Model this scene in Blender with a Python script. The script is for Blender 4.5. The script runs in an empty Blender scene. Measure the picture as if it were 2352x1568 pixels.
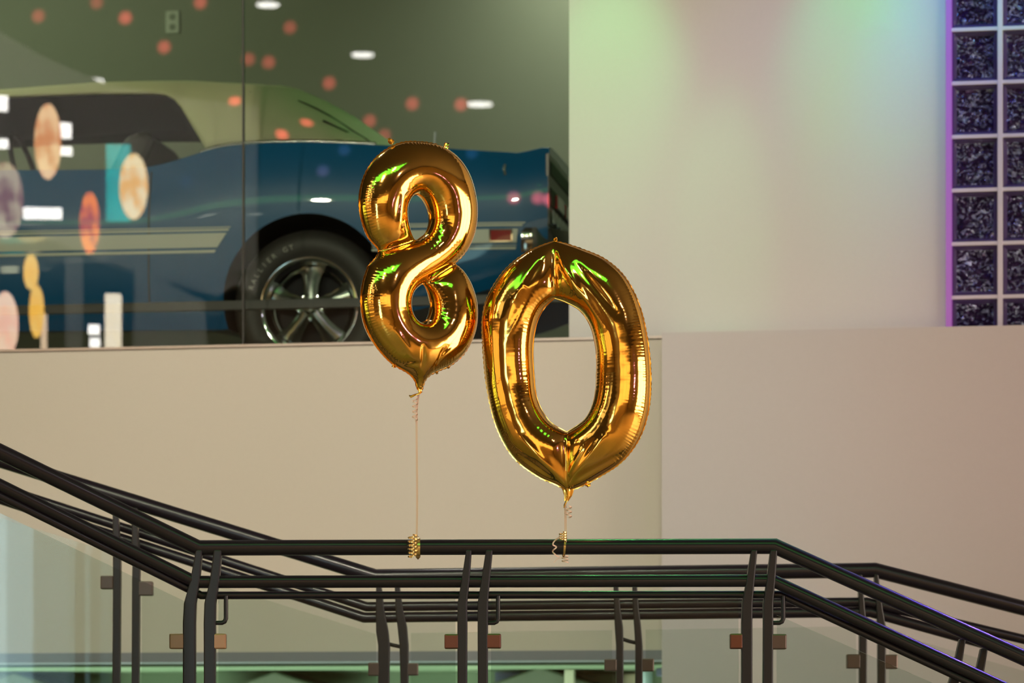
import bpy, math, random
import numpy as np
from mathutils import Vector, Matrix, noise
from mathutils.geometry import delaunay_2d_cdt

random.seed(4)
PI = math.pi
F = 8820.0            # focal length in pixels of the 2352 px wide frame (135 mm on 36 mm)
CZ = 1.7              # eye height
HOR = 1720.0          # horizon row

scene = bpy.context.scene
C = scene.collection

# ------------------------------------------------------------------ camera, world, exposure
cam = bpy.data.cameras.new('camera')
cam.lens = 135.0
cam.sensor_width = 36.0
cam.sensor_fit = 'HORIZONTAL'
cam.shift_y = (HOR - 784.0) / 2352.0
cam.clip_end = 200
cam.dof.use_dof = True
cam.dof.focus_distance = 11.4
cam.dof.aperture_fstop = 4.5
camo = bpy.data.objects.new('camera', cam)
camo.location = (0, 0, CZ)
camo.rotation_euler = (PI / 2, 0, 0)
C.objects.link(camo)
scene.camera = camo
scene.view_settings.view_transform = 'Standard'
scene.view_settings.look = 'None'
scene.view_settings.gamma = 1
scene.view_settings.use_curve_mapping = False
scene.view_settings.exposure = 0.0
w = bpy.data.worlds.new('World')
scene.world = w
w.use_nodes = True
w.node_tree.nodes['Background'].inputs[0].default_value = (.25, .22, .2, 1)
w.node_tree.nodes['Background'].inputs[1].default_value = .05
cy = scene.cycles
cy.max_bounces = 10
cy.transparent_max_bounces = 16
cy.glossy_bounces = 6
cy.diffuse_bounces = 3
cy.caustics_reflective = False
cy.caustics_refractive = False
cy.sample_clamp_indirect = 6.0
cy.use_denoising = True


def P(px, py, Y):
    return Vector(((px - 1176) / F * Y, Y, CZ + (HOR - py) / F * Y))


class Frame:
    """a local frame turned about Z: x to the right, y away from the camera, z up"""
    def __init__(s, ox, oy, deg):
        s.o = (ox, oy)
        s.t = math.radians(deg)

    def at(s, px, py, c=0.0):
        a = (px - 1176) / F
        b = (HOR - py) / F
        sn, cs = math.sin(s.t), math.cos(s.t)
        t = (c + s.o[0] * sn + s.o[1] * cs) / (a * sn + cs)
        x = (t * a - s.o[0]) * cs - (t - s.o[1]) * sn
        return x, CZ + b * t

    def world(s, x, y, z):
        sn, cs = math.sin(s.t), math.cos(s.t)
        return Vector((s.o[0] + x * cs + y * sn, s.o[1] - x * sn + y * cs, z))

    def place(s, o, z=0.0):
        o.location = (s.o[0], s.o[1], z)
        o.rotation_euler = (0, 0, -s.t)


W = Frame(0, 15.25, 11.05)
GL = .10   # glass plane, local y


def via_glass(px, py, t):
    """world point seen mirrored in the display glass at path length t (for real things in the hall behind the camera)"""
    a = (px - 1176) / F
    b = (HOR - py) / F
    sn, cs = math.sin(W.t), math.cos(W.t)
    t0 = (GL + W.o[0] * sn + W.o[1] * cs) / (a * sn + cs)
    d = Vector((a, 1, b))
    n = Vector((-sn, -cs, 0))
    r = d - 2 * d.dot(n) * n
    return Vector((0, 0, CZ)) + d * t0 + r * (t - t0), r


# ------------------------------------------------------------------ lights
def area(name, loc, target, size, power, col, sy=None, spread=PI):
    l = bpy.data.lights.new(name, 'AREA')
    l.energy = power
    l.color = col
    l.size = size
    l.spread = spread
    if sy:
        l.shape = 'RECTANGLE'
        l.size_y = sy
    o = bpy.data.objects.new(name, l)
    o.location = loc
    o.rotation_euler = (Vector(target) - Vector(loc)).to_track_quat('-Z', 'Y').to_euler()
    C.objects.link(o)
    return o


def spot(name, loc, target, power, col, deg, blend=1.0, rad=.05):
    l = bpy.data.lights.new(name, 'SPOT')
    l.energy = power
    l.color = col
    l.spot_size = math.radians(deg)
    l.spot_blend = blend
    l.shadow_soft_size = rad
    o = bpy.data.objects.new(name, l)
    o.location = loc
    o.rotation_euler = (Vector(target) - Vector(loc)).to_track_quat('-Z', 'Y').to_euler()
    C.objects.link(o)
    return o


def wl(px, py, off):       # a point in front of the wall at a picture column
    x, z = W.at(px, py, -off)
    return W.world(x, -off, z)


for i_, (hx, hy, pw) in enumerate(((-4.2, 6.0, 900), (-1.4, 5.0, 880), (.9, 6.5, 300))):
    spot('hall_key_light', (hx, hy, 7.2), (-.9 + .25 * i_, 15.3, 3.0), pw, (1.0, .86, .72), 34, 1.0, .12)
spot('hall_soft_light', (5.0, 3.0, 7.2), (1.8, 15.0, 3.4), 210, (1.0, .76, 1.0), 60, 1.0, .15)
for hx, hy in ((-6.0, 2.0), (-1.5, 1.0), (3.5, 2.0), (7.5, 6.0)):
    spot('hall_floor_fill', (hx, hy, 7.3), (hx, hy, 0), 1500, (1.0, .70, .38), 95, 1.0, .1)  # added lamps brightening the floor that the foil mirrors
spot('hall_upper_wall_fill', (-4.5, 9.5, 6.8), tuple(via_glass(400, 400, 29)[0]), 7000, (1.0, .92, .9), 70, 1.0, .1)  # added lamp for the pale wall mirrored over the car
spot('hall_back_fill', (4.5, -8.0, 7.3), (2.0, -15.9, 3.0), 1800, (1.0, .70, .38), 120, 1.0, .1)  # added to brighten the back wall that the foil mirrors
area('lower_room_fill', tuple(W.world(-2.2, .42, .9)), tuple(W.world(-2.2, 1.5, 2.0)), 6.0, 130, (.88, 1.0, .78), .3)  # added strip out of view that brightens the lower room
area('display_light', tuple(W.world(-4.5, 2.2, 5.9)), tuple(W.world(-1.0, 3.0, 4.3)), .6, 44, (.88, 1.0, .70))
area('display_back_light', tuple(W.world(-.3, 3.3, 6.1)), tuple(W.world(.6, 4.05, 4.8)), .5, 42, (.95, 1.0, .82))
area('display_light_front', tuple(W.world(-3.6, .35, 5.9)), tuple(W.world(-2.0, 1.0, 3.8)), .12, 16, (.9, 1.0, .6))
# party wash lights high on the wall, grazing down over the white paint
spot('green_wash_left', tuple(wl(1370, -640, .8)), tuple(wl(1385, 160, 0)), 52, (.16, 1.0, .30), 34)
spot('green_wash_middle', tuple(wl(1652, -640, .55)), tuple(wl(1660, 420, 0)), 55, (.2, 1.0, .35), 16)
spot('green_wash_right', tuple(wl(1990, -640, .7)), tuple(wl(1990, 60, 0)), 42, (.02, 1.0, .42), 36)
spot('block_green_light', (1.2, 8.0, 7.0), tuple(wl(2360, -60, 0)), 500, (.05, 1.0, .22), 6.5, 1.0, .05)
spot('blue_wash', tuple(wl(2200, -560, .7)), tuple(wl(2230, 60, 0)), 40, (.10, .22, 1.0), 50)
spot('violet_wash', tuple(wl(1850, -640, .9)), tuple(wl(1800, 420, 0)), 16, (.5, .4, 1.0), 60)
spot('magenta_wash', tuple(wl(2900, 600, 2.2)), tuple(wl(2420, 1050, 0)), 22, (1.0, .12, .30), 60)
spot('green_uplight_display', tuple(W.world(.5, 2.9, 5.7)), tuple(W.world(-.45, 1.6, 4.2)), 45, (.12, 1.0, .16), 70)
spot('rail_green_beam', (1.3, 14.5, 6.8), (.75, 11.9, 2.3), 160, (.1, 1.0, .2), 18)
spot('rail_violet_beam', (3.4, 14.4, 6.5), (1.4, 11.5, 2.1), 700, (.2, .12, 1.0), 26)
spot('rail_top_light', (-2.4, 14.6, 7.2), (-1.0, 11.4, 2.4), 600, (1.0, .92, .88), 34)
spot('rail_top_light', (0.2, 14.6, 7.0), (.3, 12.6, 2.3), 160, (1.0, .95, .85), 26)
spot('post_violet_beam', (3.0, 8.0, 3.2), (-.2, 11.4, 1.9), 30, (.5, .2, 1.0), 40)

# ------------------------------------------------------------------ materials
MATS = {}


def mat(name, col, rough=.5, metal=0.0, **kw):
    if name in MATS:
        return MATS[name]
    m = bpy.data.materials.new(name)
    m.use_nodes = True
    nt = m.node_tree
    b = nt.nodes['Principled BSDF']
    b.inputs['Base Color'].default_value = (*col, 1)
    b.inputs['Roughness'].default_value = rough
    b.inputs['Metallic'].default_value = metal
    if 'coat' in kw:
        b.inputs['Coat Weight'].default_value = kw['coat']
        b.inputs['Coat Roughness'].default_value = kw.get('coatr', .03)
    if 'emit' in kw:
        b.inputs['Emission Color'].default_value = (*kw['emit'], 1)
        b.inputs['Emission Strength'].default_value = kw.get('es', 1)
    if 'spec' in kw:
        b.inputs['Specular IOR Level'].default_value = kw['spec']
    if 'noise' in kw:       # (scale, colour amount, bump)
        sc, amt, bump = kw['noise']
        tc = nt.nodes.new('ShaderNodeTexCoord')
        n = nt.nodes.new('ShaderNodeTexNoise')
        n.inputs['Scale'].default_value = sc
        n.inputs['Detail'].default_value = 5
        nt.links.new(tc.outputs['Object'], n.inputs['Vector'])
        if amt:
            mx = nt.nodes.new('ShaderNodeMix')
            mx.data_type = 'RGBA'
            mx.inputs[6].default_value = (*[c * (1 - amt) for c in col], 1)
            mx.inputs[7].default_value = (*[min(1, c * (1 + amt)) for c in col], 1)
            nt.links.new(n.outputs['Fac'], mx.inputs[0])
            nt.links.new(mx.outputs[2], b.inputs['Base Color'])
        if bump:
            bp = nt.nodes.new('ShaderNodeBump')
            bp.inputs['Strength'].default_value = bump
            bp.inputs['Distance'].default_value = .002
            nt.links.new(n.outputs['Fac'], bp.inputs['Height'])
            nt.links.new(bp.outputs[0], b.inputs['Normal'])
    MATS[name] = m
    return m


def glass_mat(name, tint, ior=1.5, rough=0.0):
    m = bpy.data.materials.new(name)
    m.use_nodes = True
    nt = m.node_tree
    nt.nodes.remove(nt.nodes['Principled BSDF'])
    out = nt.nodes['Material Output']
    fr = nt.nodes.new('ShaderNodeFresnel')
    fr.inputs[0].default_value = ior
    tr = nt.nodes.new('ShaderNodeBsdfTransparent')
    tr.inputs[0].default_value = (*tint, 1)
    gl = nt.nodes.new('ShaderNodeBsdfGlossy')
    gl.inputs['Roughness'].default_value = rough
    gl.inputs['Color'].default_value = (1, 1, 1, 1)
    mx = nt.nodes.new('ShaderNodeMixShader')
    nt.links.new(fr.outputs[0], mx.inputs[0])
    nt.links.new(tr.outputs[0], mx.inputs[1])
    nt.links.new(gl.outputs[0], mx.inputs[2])
    nt.links.new(mx.outputs[0], out.inputs[0])
    MATS[name] = m
    return m


M_wall = mat('warm_white_paint', (.70, .64, .565), .75, noise=(60, .02, .15))
M_wall3 = mat('cool_white_paint', (.64, .62, .61), .75, noise=(60, .02, .15))
M_wall2 = mat('grey_white_paint', (.585, .555, .56), .75, noise=(60, .02, .15))
M_fascia = mat('grey_fascia_paint', (.26, .27, .31), .6)
M_disp = mat('olive_grey_display_paint', (.20, .21, .155), .8, noise=(8, .03, .1))
M_cap = mat('brushed_sill_metal', (.45, .38, .33), .35, .8)
M_seal = mat('dark_sealant', (.03, .028, .022), .5)
M_navy = mat('navy_panel_paint', (.12, .135, .22), .6)
M_lower = mat('lower_room_green_grey_paint', (.18, .25, .16), .8)
M_gable = mat('dark_olive_roof_felt', (.12, .14, .105), .8)
M_ceil = mat('hall_ceiling_paint', (.06, .055, .05), .8)
M_hall = mat('hall_brown_paint', (.42, .30, .18), .8)
M_hall_l = mat('hall_light_paint', (.62, .58, .55), .7)
M_floor = mat('hall_floor_stone', (.42, .30, .20), .35, noise=(3, .2, 0))
M_rail = mat('charcoal_painted_steel', (.013, .009, .015), .30, .0, coat=.22, coatr=.14, noise=(140, .15, .12))
M_rail2 = mat('charcoal_painted_bars', (.012, .010, .014), .40, .0, coat=.1, coatr=.25)
M_clamp = mat('copper_toned_clamp', (.52, .27, .15), .35, .3)
M_glass = glass_mat('clear_window_glass', (.74, .79, .74), 1.52)
M_bglass = glass_mat('green_tinted_guard_glass', (.86, .905, .90), 1.33)
M_bglass_r = glass_mat('rear_guard_glass', (.91, .94, .92), 1.18)
M_bglass_edge = mat('glass_cut_edge', (.30, .36, .28), .3)
M_blue = mat('blue_car_paint', (.0, .105, .27), .34, .0, coat=.75, spec=.3, coatr=.02)
M_white = mat('white_stripe_paint', (.62, .64, .56), .35, 0, coat=.6)
M_top = mat('cream_vinyl_top', (.62, .60, .38), .62, noise=(300, .03, .2))
M_black = mat('black_rubber', (.012, .012, .012), .6)
M_tyre = mat('tyre_rubber', (.035, .032, .03), .55, noise=(60, .2, .1))
M_chrome = mat('chrome', (.82, .82, .84), .07, 1.0)
M_dkchrome = mat('darkened_alloy', (.42, .44, .42), .22, 1.0)
M_inner = mat('dark_wheel_well', (.012, .011, .014), .8)
M_seat = mat('black_seat_vinyl', (.015, .013, .012), .5)
M_red = mat('red_lamp_lens', (.35, .01, .015), .15, 0, coat=1)
M_letter = mat('raised_white_letters', (.42, .41, .36), .6)
M_shroud = mat('dark_grey_bar_steel', (.06, .058, .056), .4, .2)
M_outlet = mat('outlet_plastic', (.36, .38, .30), .4)
M_ribbon = mat('rose_gold_ribbon', (.95, .66, .52), .4, .0)
M_curl = mat('gold_curling_ribbon', (.85, .58, .22), .25, .8)
M_mortar = mat('white_block_mortar', (.66, .62, .66), .7)


def gold():
    m = bpy.data.materials.new('gold_foil')
    m.use_nodes = True
    b = m.node_tree.nodes['Principled BSDF']
    b.inputs['Base Color'].default_value = (1.0, .55, .105, 1)
    b.inputs['Metallic'].default_value = 1
    b.inputs['Roughness'].default_value = .085
    MATS['gold_foil'] = m
    return m


M_gold = gold()

# ------------------------------------------------------------------ mesh helpers


class MB:
    def __init__(s):
        s.v = []
        s.f = []
        s.m = []

    def add(s, vs, fs, mi=0):
        k = len(s.v)
        s.v += [tuple(p) for p in vs]
        s.f += [tuple(i + k for i in f) for f in fs]
        s.m += [mi] * len(fs)
        return s

    def box(s, x0, x1, y0, y1, z0, z1, mi=0):
        vs = [(x, y, z) for z in (z0, z1) for y in (y0, y1) for x in (x0, x1)]
        return s.add(vs, [(0, 2, 3, 1), (4, 5, 7, 6), (0, 1, 5, 4), (2, 6, 7, 3), (0, 4, 6, 2), (1, 3, 7, 5)], mi)

    def prism(s, poly, ext, mi=0):
        """poly: list of 3-D points (planar), ext: extrusion vector"""
        n = len(poly)
        e = Vector(ext)
        vs = [Vector(p) for p in poly] + [Vector(p) + e for p in poly]
        fs = [tuple(range(n))[::-1], tuple(range(n, 2 * n))] + [(i, (i + 1) % n, n + (i + 1) % n, n + i) for i in range(n)]
        return s.add(vs, fs, mi)

    def tube(s, pts, r, n=16, caps=True, rr=None, flat=1.0, mi=0):
        pts = [Vector(p) for p in pts]
        rings = []
        t = (pts[1] - pts[0]).normalized()
        up = Vector((0, 0, 1)) if abs(t.z) < .9 else Vector((0, 1, 0))
        a = t.cross(up).normalized()
        k = len(pts)
        for i, p in enumerate(pts):
            t0 = (pts[i] - pts[i - 1]).normalized() if i else None
            t1 = (pts[i + 1] - pts[i]).normalized() if i < k - 1 else None
            tt = (t0 or t1) if (t0 is None or t1 is None) else (t0 + t1).normalized()
            a = (a - tt * a.dot(tt)).normalized()
            b = tt.cross(a).normalized()
            sc = 1.0
            bd = None
            if t0 is not None and t1 is not None:
                c = max(.35, tt.dot(t1))
                sc = 1 / c
                bd = (t1 - t0)
                bd = bd.normalized() if bd.length > 1e-5 else None
            rad = rr[i] if rr else r
            ring = []
            for j in range(n):
                an = 2 * PI * j / n
                q = a * math.cos(an) * rad + b * math.sin(an) * rad * flat
                if bd is not None:
                    q = q + bd * q.dot(bd) * (sc - 1)
                ring.append(p + q)
            rings.append(ring)
        vs = [q for r_ in rings for q in r_]
        fs = [(i * n + j, i * n + (j + 1) % n, (i + 1) * n + (j + 1) % n, (i + 1) * n + j) for i in range(k - 1) for j in range(n)]
        if caps:
            fs += [tuple(range(n))[::-1], tuple(range((k - 1) * n, k * n))]
        return s.add(vs, fs, mi)

    def lathe(s, prof, axis='Y', n=48, c=(0, 0, 0), mi=0):
        """prof: (radius, along-axis) pairs, closed if first==last"""
        vs = []
        for r, h in prof:
            for j in range(n):
                an = 2 * PI * j / n
                if axis == 'Y':
                    vs.append((c[0] + r * math.cos(an), c[1] + h, c[2] + r * math.sin(an)))
                else:
                    vs.append((c[0] + r * math.cos(an), c[1] + r * math.sin(an), c[2] + h))
        fs = [(i * n + j, i * n + (j + 1) % n, (i + 1) * n + (j + 1) % n, (i + 1) * n + j) for i in range(len(prof) - 1) for j in range(n)]
        return s.add(vs, fs, mi)

    def grid(s, rows, mi=0, close=False):
        n = len(rows[0])
        vs = [p for r in rows for p in r]
        fs = [(i * n + j, i * n + (j + 1) % n, (i + 1) * n + (j + 1) % n, (i + 1) * n + j)
              for i in range(len(rows) - 1) for j in range(n if close else n - 1)]
        return s.add(vs, fs, mi)

    def build(s, name, mats, parent=None, smooth=False, bevel=0, fix=True):
        me = bpy.data.meshes.new(name)
        me.from_pydata(s.v, [], s.f)
        for m in (mats if isinstance(mats, (list, tuple)) else [mats]):
            me.materials.append(m)
        if any(s.m):
            me.polygons.foreach_set('material_index', s.m)
        if fix:
            import bmesh
            bm = bmesh.new()
            bm.from_mesh(me)
            bmesh.ops.recalc_face_normals(bm, faces=bm.faces)
            bm.to_mesh(me)
            bm.free()
        if smooth:
            me.polygons.foreach_set('use_smooth', [True] * len(me.polygons))
            me.set_sharp_from_angle(angle=math.radians(smooth if smooth is not True else 40))
        me.update()
        o = bpy.data.objects.new(name, me)
        C.objects.link(o)
        if parent is not None:
            o.parent = parent
        if bevel:
            md = o.modifiers.new('bevel', 'BEVEL')
            md.width = bevel
            md.segments = 2
            md.limit_method = 'ANGLE'
            md.angle_limit = math.radians(40)
        return o


def tag(o, label, cat, group=None):
    o['label'] = label
    o['category'] = cat
    if group:
        o['group'] = group
    return o


def thing(name, label, cat, loc=(0, 0, 0), group=None):
    o = bpy.data.objects.new(name, None)
    o.empty_display_size = .1
    o.location = loc
    C.objects.link(o)
    return tag(o, label, cat, group)


def struct(o, label=None):
    o['kind'] = 'structure'
    if label:
        o['label'] = label
    return o


# ------------------------------------------------------------------ the setting
CEIL = 7.5
u1302, z_sill = W.at(1302, 775)
u1530, _ = W.at(1531, 775)
SILL = W.at(0, 803)[1]
zb1, zb0 = W.at(0, 1500)[1], W.at(0, 1522)[1]
u2175, _ = W.at(2174, 400, .05)
RTOP = W.at(1700, 760, -.14)[1]

# floors and hall shell
o = MB().box(-24, 12, -16, 22, -.2, 0).build('floor', M_floor); struct(o, 'brown stone hall floor')
o = MB().box(-24, 12, -16, 15.0, CEIL, CEIL + .2).build('ceiling', M_ceil); struct(o)
o = MB().box(-24, 12, -16.2, -16, 0, CEIL).build('wall_back', M_hall); struct(o)
o = MB().box(-24.2, -24, -16, 22, 0, CEIL).build('wall_left', M_hall); struct(o)
o = MB().box(12, 12.2, -16, 22, 0, CEIL).build('wall_right', mat('hall_right_paint', (.55, .42, .28), .7)); struct(o)


def wbox(name, m, x0, x1, y0, y1, z0, z1, label=None, bevel=0):
    o = MB().box(x0, x1, y0, y1, z0, z1).build(name, m, bevel=bevel)
    W.place(o)
    return struct(o, label)


wbox('wall_front_lower', M_wall, -15, u1530, 0, .30, zb1, SILL - .012, 'cream wall below the display window')
wbox('trim_1', M_fascia, -15, u1530 + .002, -.004, .30, zb0, zb1, 'grey fascia band along the foot of the cream wall')
wbox('trim_2', M_cap, -15, u1530, -.012, .34, SILL - .010, SILL, 'thin brown metal sill under the display window')
wbox('wall_right_lower', M_wall2, u1530 + .003, 9, -.14, .30, 0, RTOP, 'grey white wall below the glass blocks')
wbox('wall_right_upper', M_wall3, u1302, u2175, .05, .40, SILL, CEIL, 'white wall between display window and glass blocks')
wbox('floor_display', M_black, -15, 9, .30, 6.5, zb0, 3.238, 'raised display floor')
wbox('wall_display_back', M_disp, -15, 9, 4.05, 4.25, 3.238, CEIL, 'olive grey wall behind the car')
wbox('wall_display_side', M_disp, 1.9, 2.0, .4, 4.05, 3.238, CEIL)
wbox('ceiling_display', M_ceil, -15, 2.0, .4, 4.05, 6.2, 6.4)
wbox('ceiling_lower', M_lower, -15, 9, .302, 1.6, zb0 - .012, zb0 - .001, 'green grey ceiling of the room below')
wbox('wall_lower_back', M_lower, -15, 9, 1.6, 1.8, 0, zb0 - .001, 'green grey wall of the room below')
wbox('wall_display_header', M_wall, -15, u1302, .0, .4, 6.1, CEIL)
wbox('baseboard_display', M_navy, -.9, 1.9, 4.0, 4.05, 3.238, 3.75, 'dark navy skirting behind the tail of the car')

# display window: two butt-jointed panes
u560, _ = W.at(559, 400, GL)
win = bpy.data.objects.new('window_1', None)
C.objects.link(win)
W.place(win)
struct(win, 'tall frameless display window in front of the car')
for x0, x1 in ((-15, u560 - .003), (u560 + .003, u1302 + .02)):
    MB().add([(x0, GL, SILL), (x1, GL, SILL), (x1, GL, 6.1), (x0, GL, 6.1)], [(0, 1, 2, 3)]).build('pane', M_glass, win)
MB().box(u560 - .0035, u560 + .0035, GL - .006, GL + .012, SILL, 6.1).build('joint', M_seal, win)
MB().box(-15, u1302, GL + .02, GL + .05, SILL, SILL + .012).build('bottom_channel', M_seal, win)

# ------------------------------------------------------------------ glass block panel
def block_material():
    m = bpy.data.materials.new('rippled_dark_block_glass')
    m.use_nodes = True
    nt = m.node_tree
    b = nt.nodes['Principled BSDF']
    b.inputs['Base Color'].default_value = (.13, .115, .19, 1)
    b.inputs['Metallic'].default_value = .92
    b.inputs['Roughness'].default_value = .14
    tc = nt.nodes.new('ShaderNodeTexCoord')
    n = nt.nodes.new('ShaderNodeTexNoise')
    n.inputs['Scale'].default_value = 20
    n.inputs['Detail'].default_value = 4
    n.inputs['Distortion'].default_value = 2.6
    mp = nt.nodes.new('ShaderNodeMapping')
    mp.inputs['Scale'].default_value = (1, 1, 1.2)
    mp.inputs['Rotation'].default_value = (0, .6, 0)
    oi = nt.nodes.new('ShaderNodeObjectInfo')
    ml_ = nt.nodes.new('ShaderNodeVectorMath')
    ml_.operation = 'SCALE'
    ml_.inputs[0].default_value = (3.1, 7.7, 5.3)
    nt.links.new(oi.outputs['Random'], ml_.inputs['Scale'])
    nt.links.new(tc.outputs['Object'], mp.inputs[0])
    nt.links.new(ml_.outputs[0], mp.inputs['Location'])
    nt.links.new(mp.outputs[0], n.inputs['Vector'])
    bp = nt.nodes.new('ShaderNodeBump')
    bp.inputs['Strength'].default_value = 1.0
    bp.inputs['Distance'].default_value = .045
    nt.links.new(n.outputs['Fac'], bp.inputs['Height'])
    nt.links.new(bp.outputs[0], b.inputs['Normal'])
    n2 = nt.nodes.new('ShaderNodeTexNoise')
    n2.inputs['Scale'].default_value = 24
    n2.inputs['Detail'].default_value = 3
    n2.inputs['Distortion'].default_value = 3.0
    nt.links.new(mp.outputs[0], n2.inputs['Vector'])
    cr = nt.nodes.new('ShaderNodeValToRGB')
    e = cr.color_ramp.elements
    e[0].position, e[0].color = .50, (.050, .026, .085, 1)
    e[1].position, e[1].color = .68, (.62, .72, .95, 1)  # bright streaks painted into the base colour as sparkle of the ripples
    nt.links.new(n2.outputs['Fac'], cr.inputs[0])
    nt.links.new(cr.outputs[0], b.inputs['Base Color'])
    return m


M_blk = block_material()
M_blk_rim = mat('block_rim_glass', (.07, .045, .13), .12, 0, coat=1)
pitch_z = .2085
z_m = W.at(2240, 67, .05)[1]         # mortar line between the first two rows
panel = bpy.data.objects.new('wall_glass_block', None)
C.objects.link(panel)
W.place(panel)
struct(panel, 'wall panel of dark rippled glass blocks set in white mortar')
ub0 = W.at(2186, 400, .05)[0]
ubm = W.at(2300, 400, .05)[0]
pu = ubm - ub0 + .003
zlo = RTOP - .10
ztop = z_m + 13 * pitch_z
mw = .020
for i in range(1, 4):
    xc = ub0 - .008 + i * pu
    MB().box(xc - mw / 2, xc + mw / 2, .045, .30, zlo, ztop).build('mortar_joint', M_mortar, panel, bevel=.002)
for j in range(-6, 14):
    zc = z_m + j * pitch_z
    MB().box(ub0 - .008, ub0 - .008 + 3 * pu, .047, .30, zc - mw / 2 * .75, zc + mw / 2 * .75).build('mortar_joint', M_mortar, panel, bevel=.002)
shared = None
for i in range(3):
    for j in range(-7, 13):
        x0 = ub0 - .008 + i * pu + mw / 2
        z0 = z_m + j * pitch_z + mw / 2 * .75
        bw, bh = pu - mw, pitch_z - mw * .75
        if shared is None:
            mb = MB()
            r0 = [(0, 0, 0), (bw, 0, 0), (bw, 0, bh), (0, 0, bh)]
            q = .016
            r1 = [(q * .4, -.004, q * .4), (bw - q * .4, -.004, q * .4), (bw - q * .4, -.004, bh - q * .4), (q * .4, -.004, bh - q * .4)]
            r2 = [(q, .010, q), (bw - q, .010, q), (bw - q, .010, bh - q), (q, .010, bh - q)]
            mb.grid([r0, r1, r2], mi=1, close=True)
            mb.add(r2, [(0, 1, 2, 3)], 0)
            mb.box(.002, bw - .002, .05, .10, .002, bh - .002, 1)
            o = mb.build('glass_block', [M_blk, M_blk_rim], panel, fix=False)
            shared = o.data
        else:
            o = bpy.data.objects.new('glass_block', shared)
            C.objects.link(o)
            o.parent = panel
        o.location = (x0, .058, z0)


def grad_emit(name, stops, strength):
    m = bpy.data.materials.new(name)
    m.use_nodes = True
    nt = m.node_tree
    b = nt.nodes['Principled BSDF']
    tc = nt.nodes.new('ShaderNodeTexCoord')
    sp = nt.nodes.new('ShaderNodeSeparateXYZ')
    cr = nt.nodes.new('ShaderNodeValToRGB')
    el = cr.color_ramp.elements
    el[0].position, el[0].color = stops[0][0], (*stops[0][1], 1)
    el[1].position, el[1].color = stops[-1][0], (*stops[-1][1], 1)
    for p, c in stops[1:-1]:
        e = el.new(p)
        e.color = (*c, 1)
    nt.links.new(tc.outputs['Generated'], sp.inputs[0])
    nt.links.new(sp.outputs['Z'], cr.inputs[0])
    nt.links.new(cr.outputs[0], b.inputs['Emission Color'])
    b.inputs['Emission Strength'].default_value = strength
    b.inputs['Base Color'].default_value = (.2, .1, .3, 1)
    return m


M_edge_glow = grad_emit('violet_edge_glow', [(0, (.40, .09, .42)), (.45, (.30, .09, .62)), (.8, (.16, .09, .75)), (1, (.1, .1, .8))], .52)  # violet light on the edge trim put in as emission, graded by height
edge_glow = MB().box(u2175 - .001, ub0, .028, .10, RTOP - .05, ztop).build('edge_glow_strip', M_edge_glow)
W.place(edge_glow)
tag(edge_glow, 'slim edge strip with a painted violet glow down the left of the glass blocks', 'edge strip')
wbox('wall_right_upper_end', M_wall3, ub0 - .008 + 3 * pu, 9, .05, .40, RTOP - .1, CEIL)
wbox('wall_above_blocks', M_wall3, u2175, ub0 - .008 + 3 * pu, .06, .40, ztop, CEIL)
wbox('wall_behind_blocks', M_navy, u2175, ub0 + 3 * pu, .30, .40, RTOP - .3, ztop)

# ------------------------------------------------------------------ the room below the display
def gable(px, py, half, D, label, h=.30):
    x, z = W.at(px, py, D)
    sl = .34
    root = thing('display_kiosk', label, 'kiosk', group=None)
    W.place(root)
    poly = [(x, D, z), (x + half, D, z - half * sl), (x + half, D, z - half * sl - .05), (x - half, D, z - half * sl - .05), (x - half, D, z - half * sl)]
    MB().prism(poly, (0, .42, 0)).build('roof', M_gable, root, bevel=.01)
    zb = z - half * sl - .05
    MB().box(x - half + .06, x + half - .06, D + .04, D + .38, 0, zb).build('cabinet', M_gable, root, bevel=.01)
    return root


gable(1240, 1530, .30, 1.05, 'dark kiosk with a peaked roof in front of the navy panel')
gable(630, 1541, .36, 1.05, 'dark kiosk with a peaked roof behind the leftmost front rail posts')
gable(30, 1543, .36, 1.05, 'dark kiosk with a peaked roof at the far left')
xa, _ = W.at(1137, 1540, 1.56)
xb, _ = W.at(1298, 1540, 1.56)
o = MB().box(xa, xb, 1.56, 1.6, 0, zb0 - .014).build('navy_partition', M_navy); W.place(o)
tag(o, 'dark navy partition standing behind the peaked kiosk', 'partition')
xa, _ = W.at(1296, 1540, 1.0)
xb, _ = W.at(1318, 1540, 1.0)
o = MB().box(xa, xb, 1.0, 1.04, 0, zb0 - .014).build('cream_post', mat('cream_post_paint', (.60, .56, .45), .6), bevel=.004); W.place(o)
tag(o, 'slim cream post at the right edge of the navy partition', 'post')
xa, za = W.at(1507, 1512, .9)
xb, zb_ = W.at(1533, 1536, .9)
o = MB().prism([(xa, .9, zb0 - .014), (xb + .1, .9, zb0 - .014), (xb + .1, .9, zb_), (xa, .9, zb_ - .03)], (0, .6, 0)).build('navy_duct', M_navy, bevel=.004); W.place(o)
tag(o, 'dark navy boxed duct under the ceiling beside the right wall corner', 'duct')
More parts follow.
